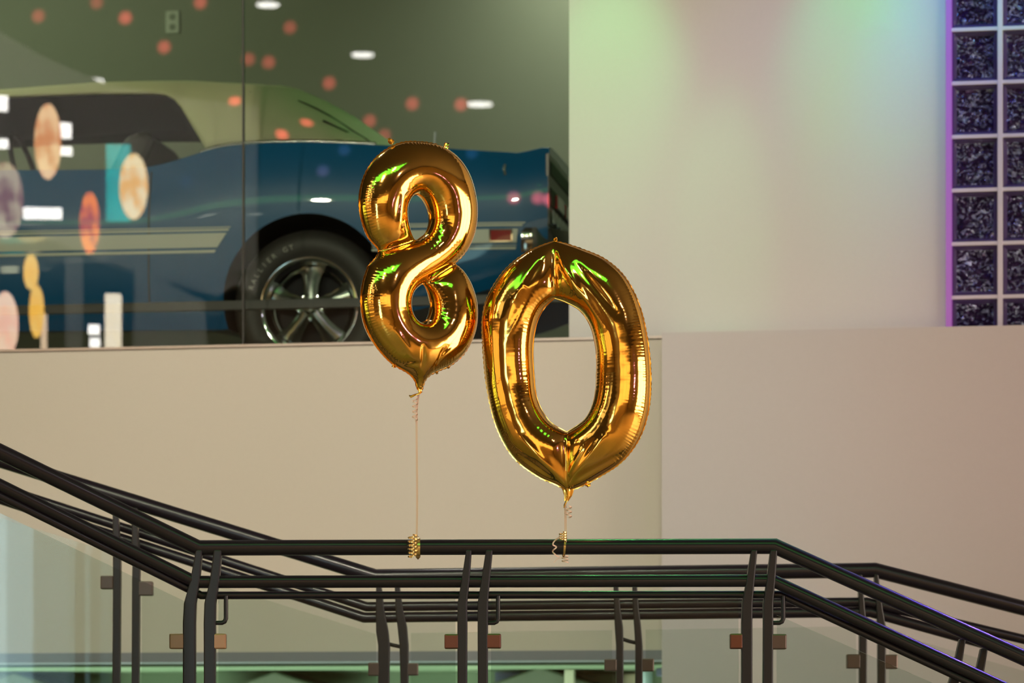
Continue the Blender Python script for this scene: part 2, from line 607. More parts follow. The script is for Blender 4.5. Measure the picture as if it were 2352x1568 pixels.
# tan wall stub low at the right
xa, _ = W.at(1322, 1545, 1.5)
_, za = W.at(1400, 1546, 1.5)
o = MB().box(xa, xa + .32, 1.5, 1.54, 0, za).build('tan_screen', mat('tan_screen_paint', (.55, .47, .33), .7), bevel=.01); W.place(o)
tag(o, 'low tan screen standing right of the cream post', 'screen')
xc, zc = W.at(1487, 1546, .8)
lamp = thing('floor_lamp', 'slim chrome pole lamp with a pale cap behind the rail, near the wall corner', 'lamp')
W.place(lamp)
MB().tube([(xc, .8, 0.02), (xc, .8, zc - .03)], .010).build('pole', M_chrome, lamp, smooth=True)
MB().lathe([(0, .03), (.10, .03), (.11, .01), (.11, 0), (0, 0)], 'Z', 24, (xc, .8, 0)).build('base', M_chrome, lamp, smooth=True)
MB().lathe([(0, .03), (.016, .028), (.022, .01), (.022, -.06), (0, -.06)], 'Z', 20, (xc, .8, zc)).build('cap', mat('pale_blue_enamel', (.5, .62, .7), .3), lamp, smooth=True)

# outlet
xo, zo = W.at(397, 51, 4.05)
out = thing('wall_outlet', 'pale double power socket on the olive wall above the car roof', 'outlet')
W.place(out)
MB().box(xo - .036, xo + .036, 4.042, 4.05, zo - .058, zo + .058).build('cover_plate', M_outlet, out, bevel=.003)
for dz in (-.026, .026):
    MB().lathe([(0, -.003), (.016, -.003), (.017, 0)], 'Y', 20, (xo, 4.043, zo + dz)).build('socket', mat('socket_dark', (.16, .17, .12), .5), out)

# guard bar inside the window
GB = .36
zg = W.at(560, 700, GB)[1]
bar = thing('guard_bar', 'grey flat guard bar running across in front of the car wheels', 'rail')
W.place(bar)
MB().box(-9, u1302 + .6, GB, GB + .02, zg - .020, zg + .020).build('rail', M_shroud, bar, bevel=.003)
for x in (-7.5, -5, -2.52, .58):
    MB().box(x - .02, x + .02, GB + .02, GB + .05, 3.238, zg + .01).build('post', M_shroud, bar, bevel=.003)

# ------------------------------------------------------------------ stair with landing under the railings
stair = bpy.data.objects.new('staircase', None)
C.objects.link(stair)
struct(stair, 'stair landing and steps that carry the two railings')
M_step = mat('stair_stone', (.22, .19, .16), .5)
MB().box(-1.15, 1.05, 11.33, 13.42, .99, 1.21).build('landing_slab', M_step, stair, bevel=.01)
for k in range(5):
    MB().box(-1.16 - .30 * (k + 1), -1.16 - .30 * k, 11.33, 13.42, 1.0 + .14 * k, 1.21 + .14 * (k + 1)).build('step', M_step, stair, bevel=.008)
for k in range(7):
    MB().box(1.06 + .30 * k, 1.06 + .30 * (k + 1), 11.33, 13.42, max(0, .82 - .14 * k), 1.21 - .14 * (k + 1)).build('step', M_step, stair, bevel=.008)
MB().box(-1.0, .9, 12.9, 13.3, 0, .99).build('pier', M_step, stair, bevel=.01)

FY, RY = 11.4, 13.3


def rail_tube(name, pts, wpx, parent, m=M_rail):
    q = [P(*p) for p in pts]
    mb = MB().tube(q, wpx / 2 * pts[-2][2] / F, n=24)
    return mb.build(name, m, parent, smooth=50)


def post(parent, pts, Y, zend, dep=.045, m=M_rail2):
    """pts: (px, py, width_px) from the top down"""
    left = [P(x - w_ / 2, y, Y - dep / 2) for x, y, w_ in pts]
    right = [P(x + w_ / 2, y, Y - dep / 2) for x, y, w_ in pts]
    left.append(Vector((left[-1].x, left[-1].y, zend)))
    right.append(Vector((right[-1].x, right[-1].y, zend)))
    mb = MB()
    for i in range(len(left) - 1):
        a, b, c, d = left[i], right[i], right[i + 1], left[i + 1]
        e = Vector((0, dep, 0))
        mb.add([a, b, c, d, a + e, b + e, c + e, d + e], [(0, 1, 2, 3), (7, 6, 5, 4), (0, 4, 5, 1), (1, 5, 6, 2), (2, 6, 7, 3), (3, 7, 4, 0)])
    import bmesh
    o = mb.build('post', m, parent)
    bm = bmesh.new()
    bm.from_mesh(o.data)
    bmesh.ops.remove_doubles(bm, verts=bm.verts, dist=1e-5)
    seen = {}
    for f in list(bm.faces):
        k = tuple(sorted(v.index for v in f.verts))
        seen.setdefault(k, []).append(f)
    for fs in seen.values():
        if len(fs) > 1:
            bmesh.ops.delete(bm, geom=fs, context='FACES_ONLY')
    bmesh.ops.recalc_face_normals(bm, faces=bm.faces)
    bm.to_mesh(o.data)
    bm.free()
    md = o.modifiers.new('bevel', 'BEVEL')
    md.width = .004
    md.segments = 2
    return o


def clamp(parent, x0, x1, y0, y1, Y, m=M_clamp, rot=0):
    a, b = P(x0, y1, Y), P(x1, y0, Y)
    o = MB().box(a.x, b.x, Y - .022, Y + .022, a.z, b.z).build('glass_clamp', m, parent, bevel=.004)
    return o


def glass(parent, corners, Y):
    q = [P(x, y, Y) for x, y in corners]
    return MB().prism([p - Vector((0, .004, 0)) for p in q], (0, .008, 0)).build('glass_panel', [M_bglass if Y < 12 else M_bglass_r], parent)


M_clamp2 = mat('dark_brown_clamp', (.20, .09, .07), .3, .9)
M_clamp3 = mat('dull_brown_clamp', (.15, .11, .10), .35, .7)

# --- front railing
fr = thing('stair_railing', 'front charcoal railing with glass panels, the balloons tied to its top rail', 'railing', (0, 0, 0))
rail_tube('handrail', [(-900, 600, 10.6), (-260, 911, 11.0), (455, 1258, FY), (1780, 1254, FY), (2420, 1541, 11.3)], 36, fr)
rail_tube('middle_rail', [(-900, 674, 10.64), (-260, 985, 11.04), (447, 1336, FY), (1775, 1333, FY), (2420, 1632, 11.3)], 29, fr)
rail_tube('lower_rail', [(-900, 699, 10.64), (-260, 1010, 11.04), (462, 1367, FY + .02), (1792, 1365, FY + .02), (2420, 1656, 11.3)], 18, fr)
ZL = 1.21
front_posts = [
    ([(457, 1262, 15), (447, 1335, 22), (436, 1385, 28), (434, 1430, 29), (434, 1600, 29)], ZL),
    ([(500, 1262, 18), (492, 1335, 22), (482, 1385, 26), (481, 1430, 27), (481, 1600, 26)], ZL),
    ([(1077, 1262, 13), (1069, 1335, 19), (1062, 1385, 22), (1062, 1430, 23), (1062, 1600, 22)], ZL),
    ([(1124, 1262, 16), (1115, 1335, 20), (1109, 1385, 24), (1109, 1430, 24), (1109, 1600, 23)], ZL),
    ([(1733, 1262, 14), (1724, 1335, 19), (1717, 1385, 24), (1716, 1430, 25), (1716, 1600, 25)], ZL),
    ([(1778, 1262, 16), (1771, 1335, 20), (1765, 1385, 23), (1765, 1430, 23), (1764, 1600, 23)], ZL),
    ([(2212, 1466, 14), (2200, 1530, 19), (2189, 1578, 24), (2188, 1630, 24), (2188, 1700, 24)], .9),
    ([(2262, 1488, 16), (2249, 1555, 20), (2240, 1600, 23), (2239, 1650, 23), (2239, 1720, 23)], .9),
    ([(-800, 668, 15), (-808, 730, 22), (-815, 780, 28), (-815, 1100, 29)], 1.9),
    ([(-745, 694, 15), (-752, 756, 22), (-758, 806, 28), (-758, 1100, 29)], 1.9),
    ([(-140, 985, 15), (-150, 1050, 22), (-161, 1100, 28), (-163, 1300, 29)], 1.5),
    ([(-190, 962, 15), (-200, 1030, 22), (-211, 1080, 28), (-213, 1120, 29), (-213, 1300, 29)], 1.5),
]
for pts, ze in front_posts:
    post(fr, pts, FY if pts[0][0] > 0 else (11.1 if pts[0][0] > -300 else 10.7), ze)
for x0, x1, y0, y1, m in ((390, 424, 1455, 1490, M_clamp), (489, 520, 1455, 1490, M_clamp), (1021, 1054, 1456, 1490, M_clamp2),
                          (1117, 1151, 1455, 1489, M_clamp2), (1676, 1706, 1455, 1490, M_clamp2), (1770, 1806, 1456, 1491, M_clamp3)):
    c = clamp(fr, x0, x1, y0, y1, FY, m)
    if m is M_clamp:
        c['label'] = 'copper glass clamp'
for x in (496, 1121, 1776):
    MB().tube([P(x - 6, 1430, FY), P(x + 14, 1430, FY), P(x + 20, 1427, FY), P(x + 23, 1420, FY), P(x + 23, 1368, FY)], .0065, n=12).build('hook_bracket', M_rail2, fr, smooth=60)
glass(fr, [(502, 1374), (1046, 1373), (1046, 2040), (502, 2040)], FY)
glass(fr, [(1128, 1373), (1696, 1371), (1696, 2040), (1128, 2040)], FY)
glass(fr, [(1784, 1412), (2172, 1581), (2172, 2200), (1784, 2030)], FY)
glass(fr, [(-190, 1087), (426, 1381), (426, 2030), (-190, 1750)], FY - .05)

# --- rear railing
rr_ = thing('stair_railing', 'rear charcoal railing with glass panels on the far side of the stair landing', 'railing', (0, 0, 0))
rail_tube('handrail', [(-900, 776, 13.7), (-260, 976, 13.5), (862, 1324, RY), (2010, 1309, RY), (2420, 1414, 13.3)], 35, rr_)
rail_tube('middle_rail', [(-900, 835, 13.7), (-260, 1035, 13.5), (842, 1393, RY), (1990, 1382, RY), (2420, 1484, 13.3)], 22, rr_)
rail_tube('lower_rail', [(-900, 861, 13.7), (-260, 1061, 13.5), (836, 1418, RY), (1998, 1405, RY), (2420, 1522, 13.3)], 24, rr_)
rear_posts = [
    ([(869, 1330, 10), (873, 1400, 20), (878, 1450, 29), (882, 1482, 27), (881, 1600, 26)], ZL),
    ([(911, 1330, 10), (917, 1400, 18), (924, 1440, 22), (928, 1482, 21), (929, 1600, 18)], ZL),
    ([(1414, 1325, 10), (1418, 1400, 15), (1422, 1440, 19), (1424, 1482, 17), (1424, 1600, 17)], ZL),
    ([(1457, 1325, 10), (1461, 1400, 14), (1465, 1440, 16), (1468, 1482, 17), (1468, 1600, 17)], ZL),
    ([(1976, 1318, 10), (1980, 1395, 14), (1983, 1440, 18), (1983, 1480, 18), (1983, 1600, 17)], ZL),
    ([(2013, 1318, 10), (2020, 1395, 15), (2026, 1440, 19), (2026, 1480, 19), (2026, 1600, 18)], ZL),
    ([(264, 1150, 12), (266, 1230, 15), (268, 1280, 18), (268, 1320, 18), (266, 1600, 17)], 1.6),
    ([(308, 1165, 12), (310, 1245, 15), (313, 1295, 18), (312, 1330, 18), (310, 1600, 17)], 1.6),
]
for pts, ze in rear_posts:
    post(rr_, pts, RY, ze)
for x0, x1, y0, y1 in ((846, 872, 1521, 1552), (934, 961, 1522, 1551), (1388, 1417, 1513, 1541), (1472, 1502, 1512, 1542),
                       (1944, 1976, 1502, 1535), (2025, 2061, 1503, 1536), (232, 261, 1322, 1353), (318, 352, 1335, 1368)):
    clamp(rr_, x0, x1, y0, y1, RY, M_clamp3)
for a, b in (((878, 1474), (926, 1486)), ((1426, 1466), (1466, 1477))):
    MB().tube([P(a[0], a[1], RY), P((a[0] + b[0]) / 2, (a[1] + b[1]) / 2 + 1, RY), P(b[0], b[1], RY)], .007, n=10).build('hook_bracket', M_rail2, rr_, smooth=60)
glass(rr_, [(944, 1454), (1406, 1447), (1406, 2000), (944, 2000)], RY)
glass(rr_, [(1483, 1446), (1966, 1438), (1966, 2000), (1483, 2000)], RY)
glass(rr_, [(326, 1288), (864, 1456), (864, 2000), (326, 1900)], RY)
glass(rr_, [(2042, 1452), (2420, 1560), (2420, 2100), (2042, 2000)], RY)
glass(rr_, [(-160, 1140), (258, 1268), (258, 1900), (-160, 1700)], RY)

# ------------------------------------------------------------------ foil number balloons
PPM = F / FY


def spline(pts, per, closed=True, sharp=()):
    """Catmull-Rom through pts; corner indices in sharp keep a crisp corner"""
    n = len(pts)
    out = []
    P2 = [np.array(p, float) for p in pts]
    for i in range(n):
        p0, p1, p2, p3 = P2[(i - 1) % n], P2[i], P2[(i + 1) % n], P2[(i + 2) % n]
        if i in sharp:
            p0 = p1 - (p2 - p1) * .5
        if (i + 1) % n in sharp:
            p3 = p2 + (p2 - p1) * .5
        for k in range(per):
            t = k / per
            out.append(.5 * ((2 * p1) + (-p0 + p2) * t + (2 * p0 - 5 * p1 + 4 * p2 - p3) * t * t + (-p0 + 3 * p1 - 3 * p2 + p3) * t ** 3))
    return np.array(out)


def resample(c, step):
    d = np.linalg.norm(np.roll(c, -1, 0) - c, axis=1)
    s = np.concatenate([[0], np.cumsum(d)])
    L = s[-1]
    n = int(round(L / step))
    q = np.linspace(0, L, n, endpoint=False)
    cc = np.vstack([c, c[:1]])
    return np.stack([np.interp(q, s, cc[:, 0]), np.interp(q, s, cc[:, 1])], 1), q, L


def seg_dist(p, a, b):
    a, b = np.array(a), np.array(b)
    ab = b - a
    t = np.clip(((p - a) @ ab) / (ab @ ab), 0, 1)
    return np.linalg.norm(p - (a + t[:, None] * ab), axis=1), t


def inside(p, loop):
    x, y = p[:, 0], p[:, 1]
    r = np.zeros(len(p), bool)
    a = loop
    b = np.roll(loop, -1, 0)
    for (x0, y0), (x1, y1) in zip(a, b):
        c = (y0 > y) != (y1 > y)
        r ^= c & (x < (x1 - x0) * (y - y0) / ((y1 - y0) + 1e-30) + x0)
    return r


def balloon_mesh(outer, holes, creases, ridges, seed, k=.92, amp=1.0, hscale=None, lumps=1.0):
    """outer/holes: metre outlines in the seam plane; creases: (a, b, strength, width)"""
    rng = np.random.RandomState(seed)
    step = .0021
    loops = []
    for li, c in enumerate([outer] + holes):
        q, s, L = resample(c, step)
        area2 = np.sum(q[:, 0] * np.roll(q[:, 1], -1) - np.roll(q[:, 0], -1) * q[:, 1])
        if (area2 > 0) != (li == 0):      # outer CCW, holes CW -> interior always on the left
            q = q[::-1].copy()
        tg = np.roll(q, -1, 0) - np.roll(q, 1, 0)
        tg /= np.linalg.norm(tg, axis=1)[:, None]
        nm = np.stack([-tg[:, 1], tg[:, 0]], 1)       # inward
        loops.append((q, nm, s))
    allb = np.vstack([l[0] for l in loops])
    alls = np.concatenate([l[2] + 10 * i for i, l in enumerate(loops)])

    def nearest(p):
        d = np.empty(len(p))
        ix = np.empty(len(p), int)
        for i in range(0, len(p), 2000):
            D = np.linalg.norm(p[i:i + 2000, None] - allb[None], axis=2)
            ix[i:i + 2000] = D.argmin(1)
            d[i:i + 2000] = D.min(1)
        return d, ix
    pts = [allb]
    for q, nm, s in loops:
        for off in (.0005, .0013, .0026, .0043, .0063, .0087, .0115, .0148):
            r = q + nm * off
            d, _ = nearest(r)
            r = r[(d > off * .93)]
            ins = inside(r, outer)
            pts.append(r[ins])
    h = .0034
    x0, y0 = outer.min(0)
    x1, y1 = outer.max(0)
    gx = np.arange(x0, x1, h)
    gy = np.arange(y0, y1, h * .866)
    G = np.array([(x + (h / 2 if j % 2 else 0), y) for j, y in enumerate(gy) for x in gx])
    G += rng.uniform(-h * .08, h * .08, G.shape)
    m = inside(G, outer)
    for hl in holes:
        m &= ~inside(G, hl)
    G = G[m]
    d, _ = nearest(G)
    pts.append(G[d > .0172])
    A = np.vstack(pts)
    edges = []
    k0 = 0
    for q, nm, s in loops:
        n = len(q)
        edges += [(k0 + i, k0 + (i + 1) % n) for i in range(n)]
        k0 += n
    res = delaunay_2d_cdt([Vector(p) for p in A], edges, [], 1, 1e-6)
    V = np.array([tuple(v) for v in res[0]])
    T = np.array(res[2])
    cen = V[T].mean(1)
    keep = np.ones(len(T), bool)
    for hl in holes:
        keep &= ~inside(cen, hl)
    T = T[keep]
    d, ix = nearest(V)
    isb = d < 1e-5
    # Poisson solve on the triangles
    a, b, c = V[T[:, 0]], V[T[:, 1]], V[T[:, 2]]
    ar = .5 * np.abs((b[:, 0] - a[:, 0]) * (c[:, 1] - a[:, 1]) - (b[:, 1] - a[:, 1]) * (c[:, 0] - a[:, 0])) + 1e-12
    N = len(V)
    mass = np.zeros(N)
    for j in range(3):
        np.add.at(mass, T[:, j], ar / 3)
    ei, ej, ew = [], [], []
    for (i, j, l) in ((0, 1, 2), (1, 2, 0), (2, 0, 1)):
        u_ = V[T[:, i]] - V[T[:, l]]
        v_ = V[T[:, j]] - V[T[:, l]]
        cot = np.clip(np.sum(u_ * v_, 1) / (2 * ar), -2, 20) * .5
        ei.append(T[:, i]); ej.append(T[:, j]); ew.append(cot)
    ei, ej, ew = map(np.concatenate, (ei, ej, ew))
    dia = np.bincount(ei, ew, N) + np.bincount(ej, ew, N)
    sig = np.zeros(N)
    for (ca, cb, st, wd) in creases:
        dd, t = seg_dist(V, ca, cb)
        sig += st * np.exp(-(dd / wd) ** 2)
    pen = sig * mass
    free = ~isb & (dia > 0)
    fm = free.astype(float)

    def Aop(x):
        return (dia * x - np.bincount(ei, ew * x[ej], N) - np.bincount(ej, ew * x[ei], N) + pen * x) * fm
    x = np.zeros(N)
    r = mass * fm - Aop(x)
    Md = np.where(free, 1 / (dia + pen + 1e-12), 0)
    z = Md * r
    p = z.copy()
    rz = r @ z
    for it in range(700):
        Ap = Aop(p)
        al = rz / (p @ Ap)
        x += al * p
        r -= al * Ap
        z = Md * r
        rz2 = r @ z
        if rz2 < 1e-16:
            break
        p = z + rz2 / rz * p
        rz = rz2
    H = k * np.sqrt(np.maximum(2 * x, 0))
    if hscale is not None:
        H = H * hscale(V)
    # seam puckers and ribs running in from the seam
    s = alls[ix]
    ph1 = np.array([noise.noise((v * 21.0, seed, 0)) for v in s]) * 9
    ph2 = np.array([noise.noise((v * 14.0, seed, 5)) for v in s]) * 7
    am = np.array([noise.noise((v * 16.0, seed, 9)) for v in s])
    am2 = np.clip(.55 + 1.1 * am, .12, 1.3)
    env = np.exp(-d / .017) * (1 - np.exp(-(d / .0050) ** 2))
    env2 = np.exp(-((d - .016) / .020) ** 2) * np.clip(.2 + 1.5 * np.array([noise.noise((v * 11.0, seed, 21)) for v in s]), 0, 1)
    rib = np.sin(2 * PI * s / .0098 + ph1) * .0020 * env * am2 + np.sin(2 * PI * s / .0059 + ph2) * .0006 * env * (1.2 - am2 * .5)
    rib += np.sin(2 * PI * s / .0052 + ph2 * .4) * .00017 * env2
    lump = np.array([noise.noise((v[0] * 13, v[1] * 13, seed)) * .0022 + noise.noise((v[0] * 34, v[1] * 30, seed + 3)) * .0006 for v in V])
    fall = np.clip(H / .02, 0, 1)
    H = H + amp * (rib * np.clip(H / .006, 0, 1) + lumps * lump * fall)
    for (ca, cb, hh, wd) in ridges:
        dd, t = seg_dist(V, ca, cb)
        H += hh * np.exp(-(dd / wd) ** 2) * np.sin(PI * np.clip(t, .02, .98)) ** .5 * fall
    H = np.maximum(H, 0)
    H[isb] = 0
    back = np.where(isb, -1, 0)
    nb = (~isb).sum()
    idx = np.arange(N)
    bi = idx.copy()
    bi[~isb] = N + np.arange(nb)
    Hb = H[~isb]
    verts = np.vstack([np.stack([V[:, 0], -H, V[:, 1]], 1), np.stack([V[~isb, 0], Hb, V[~isb, 1]], 1)])
    faces = np.vstack([T, bi[T][:, ::-1]])
    return verts, faces, loops


def np_mesh(name, v, f, m, parent, smooth=True):
    me = bpy.data.meshes.new(name)
    me.from_pydata(v.tolist() if hasattr(v, 'tolist') else v, [], f.tolist() if hasattr(f, 'tolist') else f)
    me.materials.append(m)
    if smooth:
        me.polygons.foreach_set('use_smooth', [True] * len(me.polygons))
    me.update()
    o = bpy.data.objects.new(name, me)
    C.objects.link(o)
    o.parent = parent
    return o


def seam_strip(loops, parent, seed, wd=(.0028, .0022)):
    vs, fs = [], []
    for li, (q, nm, s) in enumerate(loops):
        n = len(q)
        k0 = len(vs)
        for j in range(3):
            t = j / 2
            for i in range(n):
                ww = wd[0 if li == 0 else 1] * (1 + .28 * math.sin(2 * PI * s[i] / .0150 + 2) * (li == 0) + .2 * noise.noise((s[i] * 60, seed, 2)))
                zz = t * (.00015 * noise.noise((s[i] * 40, seed, 4)))
                x_, y_ = q[i] - nm[i] * ww * t
                vs.append((x_, zz, y_))
        for j in range(2):
            for i in range(n):
                fs.append((k0 + j * n + i, k0 + j * n + (i + 1) % n, k0 + (j + 1) * n + (i + 1) % n, k0 + (j + 1) * n + i))
    return np_mesh('seam_edge', vs, fs, M_gold, parent)


def px2loc(cx, cy_, sx=1.0):
    return lambda p: ((p[0] - cx) / PPM * sx, (cy_ - p[1]) / PPM)


def lug(parent, x, z, ang, size=.012):
    """little foil hanging tab, crumpled"""
    rows = []
    for j in range(7):
        t = j / 6
        r = []
        for i in range(7):
            u = (i - 3) / 3
            wdt = size * (.45 + .55 * math.sin(PI * min(1, t * 1.15)))
            a = u * wdt
            b = t * size * 2.0
            ca, sa = math.cos(ang), math.sin(ang)
            r.append((x + a * ca - b * sa, .0035 * math.sin(3 * u + 5 * t) + .001, z + a * sa + b * ca))
        rows.append(r)
    return MB().grid(rows).build('hanging_tab', M_gold, parent, smooth=60)


def tail(parent, pts, n=40, folds=7, seed=1):
    """gathered foil neck: pts (x, z, halfwidth, halfdepth)"""
    rows = []
    P2 = spline([(p[0], p[1]) for p in pts], 1, False) if False else pts
    m_ = 30
    xs = np.array([p[0] for p in pts]); zs = np.array([p[1] for p in pts]); ws = np.array([p[2] for p in pts]); ds = np.array([p[3] for p in pts])
    t0 = np.linspace(0, 1, len(pts))
    for j in range(m_):
        t = j / (m_ - 1)
        x_, z_, w_, d_ = (np.interp(t, t0, a_) for a_ in (xs, zs, ws, ds))
        tw = .8 * t
        r = []
        for i in range(n):
            an = 2 * PI * i / n
            fo = 1 + .22 * math.sin(folds * an + 1.5 * t + seed) * (.4 + .6 * math.sin(PI * t))
            r.append((x_ + w_ * fo * math.cos(an + tw * .3), d_ * fo * math.sin(an + tw), z_))
        rows.append(r)
    return MB().grid(rows, close=True).build('neck', M_gold, parent, smooth=70)


def ribbon(name, pts, wd, parent, m, thick=.0006, tw=0.0):
    """flat ribbon along pts, width wd"""
    pts = [Vector(p) for p in pts]
    rows = []
    n = len(pts)
    for i, p in enumerate(pts):
        t = (pts[min(n - 1, i + 1)] - pts[max(0, i - 1)]).normalized()
        sd = t.cross(Vector((0, 1, 0)))
        if sd.length < .2:
            sd = t.cross(Vector((1, 0, 0)))
        sd.normalize()
        nn = sd.cross(t).normalized()
        a = tw * i
        s_ = sd * math.cos(a) + nn * math.sin(a)
        n_ = t.cross(s_).normalized() * thick
        rows.append([p - s_ * wd / 2 - n_, p + s_ * wd / 2 - n_, p + s_ * wd / 2 + n_, p - s_ * wd / 2 + n_])
    return MB().grid(rows, close=True).build(name, m, parent, smooth=50)


# --- number eight
b8c = P(961, 590, FY)
b8 = thing('number_balloon', 'gold foil balloon shaped like the digit 8, tied to the front rail', 'balloon', b8c, 'gold foil digits')
f8 = px2loc(961, 590, 1.075)
o8 = [(965, 326), (1010, 331), (1050, 354), (1078, 392), (1093, 440), (1097, 485), (1091, 530), (1073, 570), (1046, 600), (1070, 622), (1089, 660),
      (1098, 705), (1092, 758), (1071, 803), (1038, 834), (1008, 849), (988, 860), (976, 874), (969, 893), (959, 893), (953, 874), (938, 858), (898, 836), (862, 798), (838, 755), (828, 705), (831, 660), (844, 618), (868, 583),
      (843, 550), (828, 507), (824, 465), (832, 421), (852, 382), (882, 352), (922, 331)]
outer8 = spline([f8(p) for p in o8], 14, sharp=(8, 27))
h8a = [(958, 446), (975, 456), (987, 480), (989, 508), (980, 532), (966, 546), (953, 552), (942, 534), (934, 508), (932, 480), (942, 456)]
h8b = [(972, 652), (984, 668), (991, 692), (989, 718), (979, 736), (963, 741), (947, 729), (940, 706), (943, 681), (955, 663)]
hole8a = spline([f8(p) for p in h8a], 10)
hole8b = spline([f8(p) for p in h8b], 10)
cr8 = [(f8((950, 555)), f8((868, 584)), 60000, .0035), (f8((975, 648)), f8((1047, 599)), 60000, .0035)]
rg8 = [(f8((905, 452)), f8((898, 540)), .004, .009), (f8((930, 830)), f8((880, 760)), .004, .010), (f8((985, 832)), f8((1040, 790)), .004, .009),
       (f8((950, 800)), f8((955, 850)), -.006, .007), (f8((985, 842)), f8((1000, 800)), -.005, .006), (f8((915, 842)), f8((950, 838)), -.004, .006),
       ]
v, f, lp = balloon_mesh(outer8, [hole8a, hole8b], cr8, rg8, 3, lumps=.45, amp=.75)
np_mesh('foil_body', v, f, M_gold, b8)
seam_strip(lp, b8, 3)
for (px, py, an) in ((899, 336, .35), (1022, 334, -.9), (909, 837, 2.4), (1026, 833, -2.3), (1002, 845, -2.7)):
    x_, z_ = f8((px, py))
    lug(b8, x_, z_, an, .010 if py < 600 else .008)
x_, z_ = f8((964, 884))
tail(b8, [(x_, z_, .0065, .0060), (x_ + .001, z_ - .008, .0060, .0050), (x_ + .001, z_ - .018, .0050, .0040), (x_, z_ - .024, .0040, .0030)])
MB().tube([(x_ + .006, -.002, z_ - .020), (x_ - .004, -.006, z_ - .026), (x_ - .018, -.006, z_ - .030), (x_ - .030, -.004, z_ - .036), (x_ - .034, 0, z_ - .032)], .006, n=12, rr=[.003, .0045, .0055, .0070, .003], flat=.5).build('tied_end', M_gold, b8, smooth=70)
b8.rotation_euler = (0, 0, math.radians(26))

# --- number zero
b0c = P(1300, 838, FY)
b0 = thing('number_balloon', 'gold foil balloon shaped like the digit 0, hanging lower right of the other', 'balloon', b0c, 'gold foil digits')
f0 = px2loc(1300, 838, 1.035)
o0 = [(1275, 553), (1305, 562), (1340, 575), (1388, 598), (1432, 640), (1464, 705), (1482, 785), (1489, 868), (1484, 945), (1463, 1010), (1424, 1062), (1370, 1098),
      (1330, 1118), (1303, 1127), (1278, 1112), (1236, 1092), (1182, 1048), (1145, 980), (1124, 895), (1114, 800), (1113, 722), (1131, 664), (1168, 612), (1220, 574)]
outer0 = spline([f0(p) for p in o0], 16, sharp=(0, 13))
h0 = [(1274, 684), (1300, 694), (1332, 714), (1355, 750), (1367, 800), (1369, 855), (1364, 915), (1344, 962), (1302, 993), (1262, 966), (1236, 918), (1228, 858), (1226, 795), (1234, 742), (1250, 708)]
hole0 = spline([f0(p) for p in h0], 14, sharp=(0, 8))
cr0 = [(f0((1275, 548)), f0((1276, 690)), 9000, .0075), (f0((1303, 990)), f0((1303, 1132)), 9000, .0075)]
rg0 = [(f0((1283, 572)), f0((1335, 690)), .006, .010), (f0((1262, 580)), f0((1190, 690)), .004, .012), (f0((1320, 600)), f0((1420, 730)), -.006, .012),
       (f0((1290, 600)), f0((1390, 760)), .004, .009), (f0((1250, 600)), f0((1215, 660)), -.005, .010),
       (f0((1310, 1110)), f0((1400, 1000)), .005, .012), (f0((1296, 1110)), f0((1200, 1000)), .005, .012), (f0((1320, 1105)), f0((1440, 1040)), -.006, .010),
       (f0((1285, 1105)), f0((1180, 1030)), -.006, .010), (f0((1310, 1090)), f0((1345, 1030)), .004, .006), (f0((1225, 690)), f0((1180, 780)), .003, .01)]
v, f, lp = balloon_mesh(outer0, [hole0], cr0, rg0, 8, k=.86, lumps=1.0, amp=.6)
np_mesh('foil_body', v, f, M_gold, b0)
seam_strip(lp, b0, 8)
x_, z_ = f0((1345, 1104))
lug(b0, x_, z_, -2.7, .010)
x_, z_ = f0((1275, 553))
lug(b0, x_, z_, -.4, .006)
x_, z_ = f0((1303, 1118))
tail(b0, [(x_, z_, .018, .010), (x_ + .003, z_ - .012, .014, .008), (x_ + .003, z_ - .026, .010, .006), (x_ - .003, z_ - .042, .006, .004)], folds=5, seed=3)
MB().tube([(x_ - .002, 0, z_ - .040), (x_ - .007, -.004, z_ - .052), (x_ - .010, -.002, z_ - .062)], .004, n=10, rr=[.004, .005, .002], flat=.5).build('tied_end', M_gold, b0, smooth=70)
b0.rotation_euler = (0, 0, math.radians(-9))

# --- ribbons
def curl(cx, y0, y1, rad, turns, Y, n=80, ph=0.0, rx=None):
    return [P(cx, y0 + (y1 - y0) * i / n, Y) + Vector(((rx or rad) * math.sin(2 * PI * turns * i / n + ph), -rad * math.cos(2 * PI * turns * i / n + ph), 0)) for i in range(n + 1)]


r8 = thing('balloon_ribbon', 'long rose gold ribbon from the digit 8 to the rail, ending in a tight coil', 'ribbon', P(957, 1240, FY))
R8 = Vector(r8.location)


def rel(pts, o):
    return [Vector(p) - o for p in pts]


ribbon('strand', rel([P(962, 902, FY), P(957, 940, FY), P(957, 1000, FY), P(958, 1100, FY), P(958, 1180, FY), P(957, 1240, FY - .02)], R8), .0062, r8, M_ribbon)
ribbon('curl', rel(curl(953, 912, 966, .0075, 4.5, FY - .01), R8), .0035, r8, M_ribbon)
ribbon('coil', rel(curl(948, 1228, 1280, .009, 6, FY - .034, rx=.013), R8), .0045, r8, M_curl)
pts = [P(960, 1258, FY) + Vector((0, -.0275 * math.cos(a), .0275 * math.sin(a))) for a in np.linspace(-PI, PI, 40)]
ribbon('knot_loop', rel(pts, R8), .014, r8, M_curl)
r0 = thing('balloon_ribbon', 'rose gold ribbon from the digit 0 to the rail, ending in loose curls', 'ribbon', P(1298, 1230, FY))
R0 = Vector(r0.location)
ribbon('strand', rel([P(1299, 1160, FY), P(1299, 1190, FY), P(1299, 1225, FY), P(1299, 1245, FY - .02)], R0), .0075, r0, M_ribbon)
ribbon('curl', rel(curl(1306, 1162, 1188, .008, 2.5, FY - .01), R0), .004, r0, M_ribbon)
